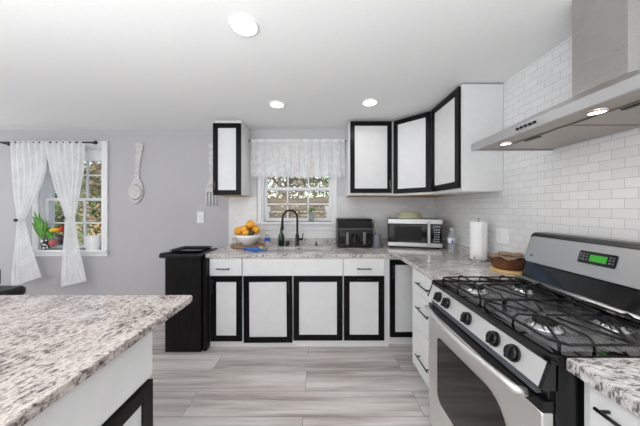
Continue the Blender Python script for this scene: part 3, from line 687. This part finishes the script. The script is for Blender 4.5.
MB().box(1.337, 1.352, 2.3832, 2.3840, .998, 1.025).obj('logo_patch', 'bluelabel', wbt)
# blue gloves, sponge
gl = MB()
def lump(mb, cx, cy, z, rx, ry, h, seed, nu=26, nv=8):
    rn = random.Random(seed); ph = [rn.uniform(0, 6.28) for _ in range(6)]
    def fn(u, v):
        a_ = 2*PI*u; k = 1+.16*math.sin(3*a_+ph[0])+.12*math.sin(5*a_+ph[1])+.06*math.sin(9*a_+ph[3]); r_ = math.sin(PI*v/2)*k
        return (cx+rx*r_*math.cos(a_), cy+ry*r_*math.sin(a_), z+h*max(0, math.cos(PI*v/2))*(1+.3*math.sin(4*a_+ph[2]+v*4)))
    mb.grid(fn, nu, nv)
gl = MB()
def glove(ox, oy, ang, flip):
    ca, sa = math.cos(ang), math.sin(ang)
    def P(x, y, z): return (ox+ca*x-sa*y*flip, oy+sa*x+ca*y*flip, z)
    g = MB()
    g.tube([P(-.09,0,.926), P(-.05,0,.928), P(0,0,.930), P(.03,0,.926)], [.028, .024, .030, .026], 12)
    for i, (dy, L) in enumerate(((-.024,.055),(-.008,.068),(.009,.065),(.024,.05))): g.tube([P(.02,dy,.924), P(.02+L*.6,dy*1.2,.923), P(.02+L,dy*1.35,.920)], [.009,.0085,.007], 8)
    g.tube([P(-.01,.025,.924), P(.02,.05,.922), P(.045,.058,.919)], [.010,.009,.007], 8)
    for q in range(len(g.v)): g.v[q].z = .9105 + (g.v[q].z-.895)*.45 if g.v[q].z > .895 else .9105
    return g
g1 = glove(-.72, 2.50, .15, 1); g2 = glove(-.655, 2.42, -.4, -1)
single(g1, 'rubber_glove', 'bluecloth', 'blue rubber glove lying flat, left one of the pair by the sink', 'glove')
for p in g2.v: p.z += .002
single(g2, 'rubber_glove', 'bluecloth', 'blue rubber glove nearer the sink edge, right one of the pair', 'glove')
single(MB().rbox(-.665, -.615, 2.52, 2.60, .911, .933, .01), 'sponge', 'sponge', 'yellow-green sponge on the counter left of the sink', 'sponge')

# fruit bowl
single(MB().lathe([(.01, .9105), (.19, .9105), (.196, .915), (.196, .925), (.19, .929), (1e-6, .929)], (-.835, 2.735, 0), 40), 'wooden_board', 'board', 'round brown wooden board under the fruit bowl', 'board')
BC = (-.835, 2.74)
t = thing('fruit_bowl', (*BC, .9295), 'white ceramic bowl full of oranges on the wooden board', 'bowl')
MB().lathe([(.055, 0), (.06, .006), (.105, .04), (.137, .085), (.147, .118), (.141, .119), (.130, .087), (.098, .045), (.05, .014), (1e-6, .012)], (*BC, .9295), 44).obj('bowl', 'ceramic', t)
fr = [(-.098, -.045, 1.078, .047, 'orange at the left rim of the white bowl'), (-.042, -.035, 1.095, .042, 'orange second from the left in the white bowl'),
      (.030, -.01, 1.150, .047, 'topmost orange of the pile in the white bowl'), (.095, -.02, 1.085, .042, 'orange at the right rim of the white bowl'),
      (.0, -.085, 1.058, .040, 'front orange low in the white bowl'), (-.03, .05, 1.10, .045, 'orange at the back of the white bowl'), (.065, .06, 1.09, .045, 'orange behind the topmost one in the bowl')]
for i, (dx, dy, z, r, lb) in enumerate(fr):
    x, y = BC[0]+dx, BC[1]+dy
    o = thing('orange', (x, y, z-r), lb, 'orange', 'oranges in the white bowl')
    z += .014; r *= 1.1; MB().ball((x, y, z), r, 1, 1, .94, 24).obj('peel', 'orange', o)
    MB().cyl((x+.006, y-.01, z+r*.90), (x+.006, y-.01, z+r*.95), .005, .004, 8).obj('stem_scar', 'avocado', o)
o = single(MB().ball((BC[0]+.055, BC[1]-.088, 1.066), .034, 1.05, .95, 1.15, 24), 'avocado', 'avocado', 'dark green avocado at the front of the white bowl', 'avocado')

# air fryer
t = thing('air_fryer', (.395, 2.78, .91), 'black dual-basket air fryer with two silver handles', 'air fryer')
ax0, ax1, ay, ab = .195, .600, 2.62, 2.93
MB().box(ax0+.02, ax1-.02, ay+.02, ab-.02, .9105, .921).obj('feet', 'iron', t)
MB().prism([(ay, .92), (ay, 1.125), (ay+.045, 1.21), (ay+.07, 1.232), (ab-.03, 1.236), (ab, 1.21), (ab, .92)][::-1], 'x', ax0, ax1).obj('body', 'blackplastic', t, bevel=.012)
cm = MB().prism([(ay-.003, 1.132), (ay+.038, 1.207), (ay+.05, 1.207), (ay+.01, 1.132)][::-1], 'x', ax0+.02, ax1-.02).obj('control_strip', 'glossblack', t)
MB().box(ax0+.004, ax1-.004, ay-.003, ay, 1.118, 1.124).obj('trim_line', 'greyplastic', t)
for k, (xa, xb) in enumerate(((ax0+.02, ax0+.196), (ax0+.209, ax1-.02))):
    dd = MB().rbox(xa, xb, ay-.014, ay+.002, .945, 1.075, .012, axis='y').obj('basket_drawer', 'glossblack', t)
    xc = (xa+xb)/2 ; MB().rbox(xc-.019, xc+.019, ay-.046, ay-.0142, .952, 1.088, .010, axis='z').obj('handle', 'silverpaint', dd)
# grey canister with brush
t = thing('canister', (.638, 2.64, .91), 'tapered grey plastic canister between the air fryer and microwave', 'canister')
MB().lathe([(.053, 0), (.055, .004), (.040, .14), (.036, .152), (.032, .152), (.032, .02), (1e-6, .02)], (.638, 2.64, .91), 32).obj('shell', 'greyplastic', t)
t = thing('dish_brush', (.62, 2.64, .93), 'slim silver-handled brush standing in the grey canister', 'brush')
MB().tube([(.640, 2.64, .94), (.622, 2.645, 1.07), (.600, 2.65, 1.19)], [.006, .006, .008], 10).obj('handle', 'silverpaint', t)
MB().ball((.598, 2.65, 1.20), .016, .8, .6, 1.2).obj('head', 'greyplastic', t)
single(MB().tube([(.690, 2.70, .935), (.705, 2.68, .95), (.715, 2.66, .935), (.712, 2.67, .918), (.70, 2.72, .916), (.69, 2.80, .917)], .005, 8), 'power_cord', 'blackplastic', 'short black cord looped between the canister and the microwave', 'cord')

# microwave, slightly turned
mw = thing('microwave', (1.074, 2.715, .911), 'stainless steel microwave with black door on the corner counter', 'microwave')
mw['_o'] = (0., 0., 0.)
mw.rotation_euler = (0, 0, math.radians(-15))
w2, dpt = .280, .14
MB().box(-w2, w2, -dpt+.014, dpt, .014, .325).obj('body', 'blackplastic', mw, bevel=.004)
for sx_ in (-.24, .24):
    for sy_ in (-.09, .09): MB().cyl((sx_, sy_, 0), (sx_, sy_, .0145), .016).obj('foot', 'blackplastic', mw)
fr_ = MB(); 
MB().rbox(-w2, w2, -dpt, -dpt+.0138, .018, .062, .004, axis='x').rbox(-w2, w2, -dpt, -dpt+.0138, .268, .322, .004, axis='x').obj('front_trim', 'rimsteel', mw)
dd = MB().rbox(-w2+.006, .132, -dpt-.004, -dpt+.0135, .0625, .2675, .012, axis='y').obj('door', 'glossblack', mw)
MB().rbox(-w2+.07, .075, -dpt-.0055, -dpt-.004, .085, .245, .008, axis='y').obj('window', 'greyplastic' if False else 'iron', dd)
MB().box(.128, .156, -dpt-.03, -dpt-.005, .04, .296).obj('handle', 'rimsteel', dd, bevel=.006)
cp = MB().rbox(.166, w2-.008, -dpt-.003, -dpt+.0135, .0625, .2675, .006, axis='y').obj('control_panel', 'glossblack', mw)
MB().box(.185, .262, -dpt-.0045, -dpt-.003, .232, .256).obj('display', 'greyplastic', cp)
for r_ in range(6):
    for c_ in range(3): MB().rbox(.196+c_*.021, .207+c_*.021, -dpt-.0042, -dpt-.003, .080+r_*.025, .087+r_*.025, .002, 2, 'y').obj('button', 'whiteplate', cp)
# glass dish on top
t = thing('casserole_dish', (1.04, 2.68, 1.237), 'pale green glass dish upside down on the microwave', 'dish')
MB().lathe([(.150, 0), (.156, .003), (.152, .010), (.142, .016), (.134, .05), (.118, .066), (.05, .071), (1e-6, .072)], (1.03, 2.70, 1.2375), 40, .95, .7).obj('dish', 'dishglass', t)

# paper towel
t = thing('towel_holder', (1.338, 1.985, .91), 'chrome wire paper towel holder on the counter by the wall', 'holder')
MB().tube([(1.338+.070*math.cos(2*PI*k/28), 1.985+.070*math.sin(2*PI*k/28), .916) for k in range(29)], .0055, 8).tube([(1.268, 1.985, .916), (1.408, 1.985, .916)], .004, 8).tube([(1.338, 1.915, .916), (1.338, 2.055, .916)], .004, 8).obj('base', 'chrome', t)
MB().tube([(1.338, 1.985, .916), (1.338, 1.985, 1.255)], .006, 10).ball((1.338, 1.985, 1.26), .012).obj('rod', 'chrome', t)
MB().tube([(1.283, 1.935, .916), (1.262, 1.925, .945), (1.260, 1.92, .97)], .004, 8).obj('arm', 'chrome', t)
t = thing('paper_towel_roll', (1.338, 1.985, .925), 'white roll of paper towels on the wire holder', 'paper towels')
MB().lathe([(.018, 0), (.060, 0), (.062, .004), (.062, .311), (.060, .315), (.018, .315), (.018, 0)], (1.338, 1.985, .924), 48, cap=False).obj('roll', 'paper', t)
MB().grid(lambda u, v: (1.338-.063*math.cos(.5+u*.9), 1.985-.063*math.sin(.5+u*.9)-.004*u*u, .926+.31*v), 8, 4).obj('loose_sheet', 'paper', t, solid=.001)

# basket on board
bx_, by_ = 1.336, 1.675
single(MB().lathe([(.01, .9105), (.108, .9105), (.111, .914), (.111, .921), (.108, .925), (1e-6, .925)], (bx_-.0, by_-.015, 0), 44), 'round_board', 'bamboo', 'round light bamboo board under the wicker basket', 'board')
t = thing('wicker_basket', (bx_, by_, .926), 'round brown wicker basket beside the range', 'basket')
MB().lathe([(.078, 0), (.086, .004), (.096, .035), (.102, .066), (.105, .070), (.099, .071), (.094, .062), (.086, .033), (.072, .012), (1e-6, .010)], (bx_, by_, .926), 44).obj('bowl', 'wicker', t)
tor = MB()
for k in range(40):
    a0_, a1_ = 2*PI*k/40, 2*PI*(k+1)/40; tor.tube([(bx_+.104*math.cos(a0_), by_+.104*math.sin(a0_), 0.996+.003*math.sin(k*2)), (bx_+.104*math.cos(a1_), by_+.104*math.sin(a1_), 0.996+.003*math.sin(k*2+2))], .0065, 6)
tor.obj('rim', 'wicker', t)
def clothfn(cx, cy, z, lx, ly, ang, amp, seed):
    ca, sa = math.cos(ang), math.sin(ang)
    def fn(u, v):
        x = (u-.5)*lx; y = (v-.5)*ly; zz = z+amp*math.sin(x*60+seed)*.5+amp*.6*math.sin(y*70+seed*2)-.9*(x*x+y*y)
        return (cx+ca*x-sa*y, cy+sa*x+ca*y, zz)
    return fn
single(MB().grid(clothfn(bx_-.01, by_-.005, 1.016, .15, .16, .3, .009, 1), 18, 18), 'napkin', 'fabric_grey', 'folded taupe napkin in the basket, the left one', 'napkin', solid=.008)
single(MB().grid(clothfn(bx_+.015, by_-.01, 1.034, .12, .10, -.4, .008, 4), 18, 18), 'napkin', 'fabric_grey', 'folded taupe napkin lying on top toward the wall in the basket', 'napkin', solid=.008)

# ------------------------------------------------------------------ sink window dressing
def rod(name, x0, x1, y, z, r, m, label, fin=.018, knob=True):
    t = thing(name, ((x0+x1)/2, y, z), label, 'curtain rod')
    MB().tube([(x0, y, z), (x1, y, z)], r, 12).obj('pole', m, t)
    for x, s_ in ((x0, -1), (x1, 1)):
        MB().lathe([(r, 0), (fin*.6, .004), (fin, .018), (fin*.8, .034), (1e-6, .04)], (x, y, z), 18, mtx=Matrix.Rotation(s_*PI/2, 4, 'Y')).obj('finial', m, t)
        MB().tube([(x-s_*.05, YB-.001, z), (x-s_*.05, y, z)], r*.7, 8).cyl((x-s_*.05, YB-.0065, z), (x-s_*.05, YB-.014, z), .018).obj('bracket', m, t)
    return t
rod('curtain_rod', -.845, .300, 2.90, 2.185, .008, 'silverpaint', 'thin grey metal rod above the sink window', .013)
def valfn(u, v):
    x = -.845 + 1.150*u; w = math.sin(u*2*PI*9.5)+.45*math.sin(u*2*PI*23+1)
    hem = 1.742-.012*math.cos(u*2*PI*14)-.012*math.sin(u*PI)
    z = 2.205 + (hem-2.205)*v; x += .004*math.sin(v*9+u*40)
    d = .004+.018*min(1, v*1.6)
    if v < .1: d = .010
    return (x*(1+0*v)+(.02*(u-.5))*v, 2.888-.0+w*d*.55-(.012 if .02 < v < .12 else 0)*0, z)
t = thing('valance', (-.27, 2.89, 1.74), 'white lace valance hanging over the top of the sink window', 'curtain')
MB().grid(valfn, 190, 24).obj('cloth', 'valance', t, solid=None)
MB().grid(lambda u, v: (-.845+1.15*u, 2.884+.006*math.sin(u*60), 2.168+.032*v), 120, 2).obj('rod_pocket', 'curtain', t)
# lace corners low in the window
for sx_, x0_, lb in ((1, -.712, 'white scalloped lace corner piece at the lower left of the sink window'), (-1, .142, 'white scalloped lace corner piece at the lower right of the sink window')):
    P = [(x0_, 1.187)]
    for q in range(9):
        a_ = q/8; P.append((x0_+sx_*(.085-.03*math.sin(a_*PI)*1.0+.006*math.sin(a_*18)), 1.187+.175*a_))
    P += [(x0_+sx_*.06, 1.375), (x0_+sx_*.02, 1.385), (x0_, 1.38)]
    if sx_ > 0: P = P[::-1]
    single(MB().prism(P, 'y', 3.012, 3.015), 'lace_panel', 'curtain', lb, 'curtain')
# sill plant
t = thing('sill_plant', (-.118, 2.972, 1.18), 'green cutting in a clear glass jar on the sink window sill', 'plant')
px_, py_ = -.112, 2.972
MB().lathe([(.034, 0), (.038, .004), (.040, .09), (.034, .115), (.036, .125), (.032, .125), (.030, .112), (.035, .09), (.033, .008), (1e-6, .006)], (px_, py_, 1.181), 28, cap=False).obj('jar', 'jar', t)
MB().lathe([(.031, 0), (.033, .07), (1e-6, .071)], (px_, py_, 1.189), 24).obj('water', 'clear', t)
def leaves(mb, c, n, L, seed, up=.6, wd=.4):
    rn = random.Random(seed)
    for k in range(n):
        a_ = rn.uniform(0, 2*PI); el = rn.uniform(.1, 1)*up; l = L*rn.uniform(.6, 1.1)
        d = Vector((math.cos(a_)*math.cos(el), math.sin(a_)*math.cos(el)*.55, math.sin(el))); s_ = d.cross(Vector((0,0,1))).normalized(); b0 = Vector(c)+Vector((rn.uniform(-.01,.01), 0, rn.uniform(-.02,.02)))
        vs = []
        for q in range(6):
            f = q/5; cc = b0+d*l*f-Vector((0,0,.35*l*f*f)); w_ = wd*l*math.sin(PI*min(.97, f*.93+.03))*.5; vs += [cc-s_*w_, cc+Vector((0,0,.08*w_)), cc+s_*w_]
        mb.add(vs, [(q*3+e, q*3+e+1, q*3+e+4, q*3+e+3) for q in range(5) for e in (0, 1)], True)
lv = MB(); leaves(lv, (px_, py_, 1.325), 14, .10, 3); lv.obj('leaf', 'leaf', t, solid=.001)
MB().tube([(px_, py_, 1.20), (px_+.004, py_, 1.27), (px_, py_, 1.33)], .003, 6).tube([(px_+.008, py_, 1.20), (px_-.006, py_, 1.32)], .0025, 6).obj('stem', 'darkleaf', t)

# ------------------------------------------------------------------ left window dressing
rod('curtain_rod', -3.98, -2.765, 2.875, 2.158, .010, 'blackplastic', 'black metal rod above the curtained window on the left', .022)
def lerp_tab(tab, y):
    for (a0, *va), (b0, *vb) in zip(tab, tab[1:]):
        if y <= b0:
            f = (y-a0)/(b0-a0); f = f*f*(3-2*f) if False else f
            return [p+(q-p)*f for p, q in zip(va, vb)]
    return list(tab[-1][1:])
def curtain(tab, hem, tie, label, folds, seed):
    """tab rows: height z, left X, right X, top to hem"""
    zt_, zb_ = tab[0][0], tab[-1][0]
    def fn(u, v):
        z = zt_+(zb_-zt_)*v; l, r = lerp_tab([(-a, b, c) for a, b, c in tab], -z)
        wid = r-l; x = l+wid*u
        dep = .022*(1 if v < .12 else 1-.6*min(1, (v-.12)*3))*(.55+.45*min(1, wid/.4))
        w = math.sin(2*PI*folds*u+seed)
        z2 = z + hem*(u-.5)*max(0, v-.7)/.3 + .012*math.sin(2*PI*folds*u+seed)*(v < .02)
        return (x, 2.862+dep*w+.006*math.sin(v*11+u*9), z2)
    t = thing('curtain', ((tab[0][1]+tab[0][2])/2, 2.86, zb_), label, 'curtain', 'dotted curtains on the black rod')
    MB().grid(fn, 110, 60).obj('cloth', 'curtain', t)
    tx, tz, tw = tie
    MB().tube([(tx+tw*math.cos(2*PI*k/20), 2.862+.038*math.sin(2*PI*k/20), tz+.006*math.cos(2*PI*k/20)) for k in range(21)], .006, 8).obj('tieback', 'curtain', t)
    MB().ball((tx, 2.818, tz), .026, 1, .45, .75, 16).obj('tie_clasp', 'blackplastic', t)
kx = lambda p: (p-320)/82.0
kz = lambda p: 1.355-(p-208)/82.0
A = [(141, 9, 44.5), (155, 9.3, 46), (170, 10.5, 46.5), (182, 12, 43), (195, 14, 37.5), (208, 16, 30), (220, 17, 24.5), (232, 15.5, 28.5), (250, 13.5, 33), (268, 12, 37.5), (282, 11.5, 41)]
B = [(141, 44.5, 84), (155, 46, 84), (170, 49.5, 83.5), (182, 53, 81.5), (195, 57.5, 79), (208, 62.5, 76.5), (217, 65, 74.5), (230, 64, 76.5), (250, 62.2, 80), (268, 61.5, 83.5), (284, 61.2, 86)]
curtain([(kz(a), kx(b), kx(c)) for a, b, c in A], .12, (kx(20.6), kz(220), .050), 'left sheer dotted white curtain, tied back toward the wall', 6, .5)
curtain([(kz(a), kx(b), kx(c)) for a, b, c in B], .07, (kx(67), kz(217.5), .060), 'right sheer dotted white curtain, tied back over the window', 6, 2.2)
# things on the left sill (sill top z .83)
sz = .8305
t = thing('potted_plant', (-3.515, 2.99, sz), 'green leafy plant in a black and white patterned pot on the left sill', 'plant')
MB().lathe([(.045, 0), (.062, .02), (.068, .13), (.062, .135), (.055, .12), (1e-6, .12)], (-3.475, 2.972, sz), 28, .68, .6).obj('pot', 'patterned', t)
lv = MB()
for k, (a_, h_) in enumerate(((-.25, .30), (-.1, .36), (.1, .33), (.3, .26), (-.45, .22), (.55, .24), (.0, .28))):
    b0 = Vector((-3.49, 2.955, sz+.125)); vs = []
    for q in range(8):
        f = q/7; cc = b0+Vector((math.sin(a_)*h_*f*.8, -.05*f-.01*math.sin(k)*f, h_*f)); w_ = .028*math.sin(PI*min(.98, f*.95+.03)); vs += [cc-Vector((w_,0,0)), cc+Vector((0,-.006,0)), cc+Vector((w_,0,0))]
    lv.add(vs, [(q*3+e, q*3+e+1, q*3+e+4, q*3+e+3) for q in range(7) for e in (0, 1)], True)
lv.obj('leaf', 'leaf', t, solid=.002)
t = thing('glass_vase', (-3.345, 2.985, sz), 'clear glass vase holding colourful vegetables on the left sill', 'vase')
MB().lathe([(.06, 0), (.075, .01), (.088, .09), (.084, .16), (.081, .16), (.084, .09), (.07, .014), (1e-6, .012)], (-3.345, 2.985, sz), 32, 1, .68, cap=False).obj('vase', 'jar', t)
vg = [('tomato', -3.372, .085, .052, .95, 'redveg', 'large red tomato at the front of the glass vase'), ('bell_pepper', -3.425, .215, .048, 1.15, 'greenveg', 'green bell pepper at the left top of the vase'),
      ('bell_pepper', -3.355, .245, .05, .62, 'yellowveg', 'yellow bell pepper lying across the top of the vase'), ('bell_pepper', -3.27, .255, .032, 1.3, 'redveg', 'red bell pepper at the right top of the vase'),
      ('eggplant', -3.285, .125, .046, 1.25, 'purpleveg', 'dark purple eggplant at the right inside the vase'), ('cucumber', -3.405, .145, .034, 1.3, 'greenveg', 'green cucumber low at the left in the vase')]
for nm, x, dz, r, szz, m_, lb in vg:
    o = thing(nm, (x, 2.975, sz+dz-r*szz), lb, nm.replace('_', ' '))
    wide = 1.35 if m_ == 'yellowveg' else 1
    MB().ball((x, 2.975, sz+dz), r, wide, .75, szz, 22).obj('flesh', m_, o)
    MB().tube([(x, 2.975, sz+dz+r*szz*.9), (x+.006, 2.972, sz+dz+r*szz+.016)], [.006, .004], 8).obj('stem', 'darkleaf', o)
t = thing('ribbed_planter', (-2.88, 2.99, sz), 'white ribbed ceramic planter at the right of the left sill', 'planter')
rb = MB(); n_ = 48
def pr(z, s_): return [(-2.885+(.085*s_+(.004 if k % 2 else 0))*math.copysign(abs(math.cos(2*PI*k/n_))**.6, math.cos(2*PI*k/n_)), 2.99+(.040*s_+(.003 if k % 2 else 0))*math.copysign(abs(math.sin(2*PI*k/n_))**.6, math.sin(2*PI*k/n_)), sz+z) for k in range(n_)]
rg = [pr(0, .85), pr(.16, 1), pr(.165, 1.08), pr(.175, 1.08), pr(.175, .92), pr(.03, .8)]
rb.add([p for R_ in rg for p in R_], [(i*n_+j, i*n_+(j+1)%n_, (i+1)*n_+(j+1)%n_, (i+1)*n_+j) for i in range(5) for j in range(n_)] + [tuple(range(n_))[::-1], tuple(range(5*n_, 6*n_))])
rb.obj('pot', 'ceramic', t)
MB().rbox(-2.99, -2.79, 2.935, 3.035, sz, sz+.0, .001) if False else None
t = thing('roller_shade', (-3.15, 3.02, 1.97), 'short white roller shade at the top of the left window', 'shade')
MB().box(-3.525, -2.78, 3.005, 3.008, 1.965, 2.10).box(-3.525, -2.78, 3.0, 3.012, 1.955, 1.966).tube([(-3.525, 3.006, 2.095), (-2.78, 3.006, 2.095)], .014, 12).obj('shade_roll', 'trimw', t)

# ------------------------------------------------------------------ wall pieces
sp = MB(); yw = YB-.012
def xs(p): return (p-320)*2.97/235
def zs(p): return 1.355-(p-208)*2.97/235
cx = xs(137.3); ang = .06
prof = [(143, 3.4), (146, 4.4), (150, 3.9), (160, 2.4), (170, 1.9), (178, 2.3), (182, 4.5), (187, 6.6), (193, 7.2), (198, 6.2), (202, 3.6), (203.6, .8)]
L_ = []; R_2 = []
for p, w_ in prof:
    z = zs(p); c = cx + (z-zs(175))*ang; L_.append((c-w_*.01264, z)); R_2.append((c+w_*.01264, z))
t = thing('wall_spoon', (cx, yw, zs(203.6)), 'oversized white distressed metal spoon hanging on the grey wall', 'wall decor')
MB().prism((L_ + R_2[::-1]), 'y', YB-.018, YB-.002).obj('silhouette', 'distressed', t, bevel=.004)
MB().lathe([(.080, 0), (.086, -.006), (.074, -.014), (.045, -.004), (1e-6, -.001)], (cx-.018, YB-.018, zs(192)), 28, 1, 1.15, mtx=Matrix.Rotation(-PI/2, 4, 'X')).obj('bowl', 'distressed', t)
t = thing('wall_fork', (xs(211), yw, zs(206)), 'oversized white distressed metal fork half behind the left wall cabinet', 'wall decor')
fk = MB(); c = xs(211.3)
fk.prism([(c-.035, zs(146)), (c-.02, zs(143.5)), (c+.02, zs(143.5)), (c+.035, zs(146)), (c+.02, zs(176)), (c+.022, zs(180)), (c+.07, zs(187)), (c+.072, zs(192)), (c-.072, zs(192)), (c-.07, zs(187)), (c-.022, zs(180)), (c-.02, zs(176))], 'y', YB-.018, YB-.007)
for k in range(4):
    x = c-.06+k*.04; fk.prism([(x-.012, zs(192)), (x+.012, zs(192)), (x+.009, zs(204)), (x, zs(206)), (x-.009, zs(204))], 'y', YB-.018, YB-.007)
fk.obj('silhouette', 'distressed', t, bevel=.003)
t = thing('light_switch', (-1.51, YB, 1.165), 'white light switch plate on the grey wall', 'switch')
MB().rbox(-1.558, -1.468, YB-.006, YB-.0005, 1.165, 1.310, .006, axis='y').obj('plate', 'whiteplate', t)
for dx in (-.018, .018): MB().box(-1.513+dx-.006, -1.513+dx+.006, YB-.012, YB-.006, 1.225, 1.250).obj('toggle', 'ceramic', t)
t = thing('wall_outlet', (XR, 1.91, 1.075), 'white double outlet plate on the tiled wall behind the paper towels', 'outlet')
MB().rbox(XR-.006, XR-.0005, 1.80, 1.925, 1.075, 1.19, .006, axis='x').obj('plate', 'whiteplate', t)
for yy in (1.835, 1.89): MB().rbox(XR-.009, XR-.006, yy-.018, yy+.018, 1.095, 1.17, .006, axis='x').obj('socket', 'ceramic', t)

# black armchair behind the island
t = thing('armchair', (-3.45, 2.5, 0), 'black leather chair behind the island under the left curtain', 'chair')
MB().rbox(-3.62, -3.22, 2.20, 2.60, .40, .505, .05).obj('seat', 'leather', t)
MB().rbox(-3.58, -3.51, 2.20, 2.60, .506, .69, .03).obj('backrest', 'leather', t)
for x in (-3.57, -3.27):
    for y in (2.25, 2.55): MB().cyl((x, y, 0), (x, y, .385), .016, .022, 12).obj('leg', 'blackplastic', t)

for o in bpy.data.objects:
    if '_o' in o.keys(): del o['_o']
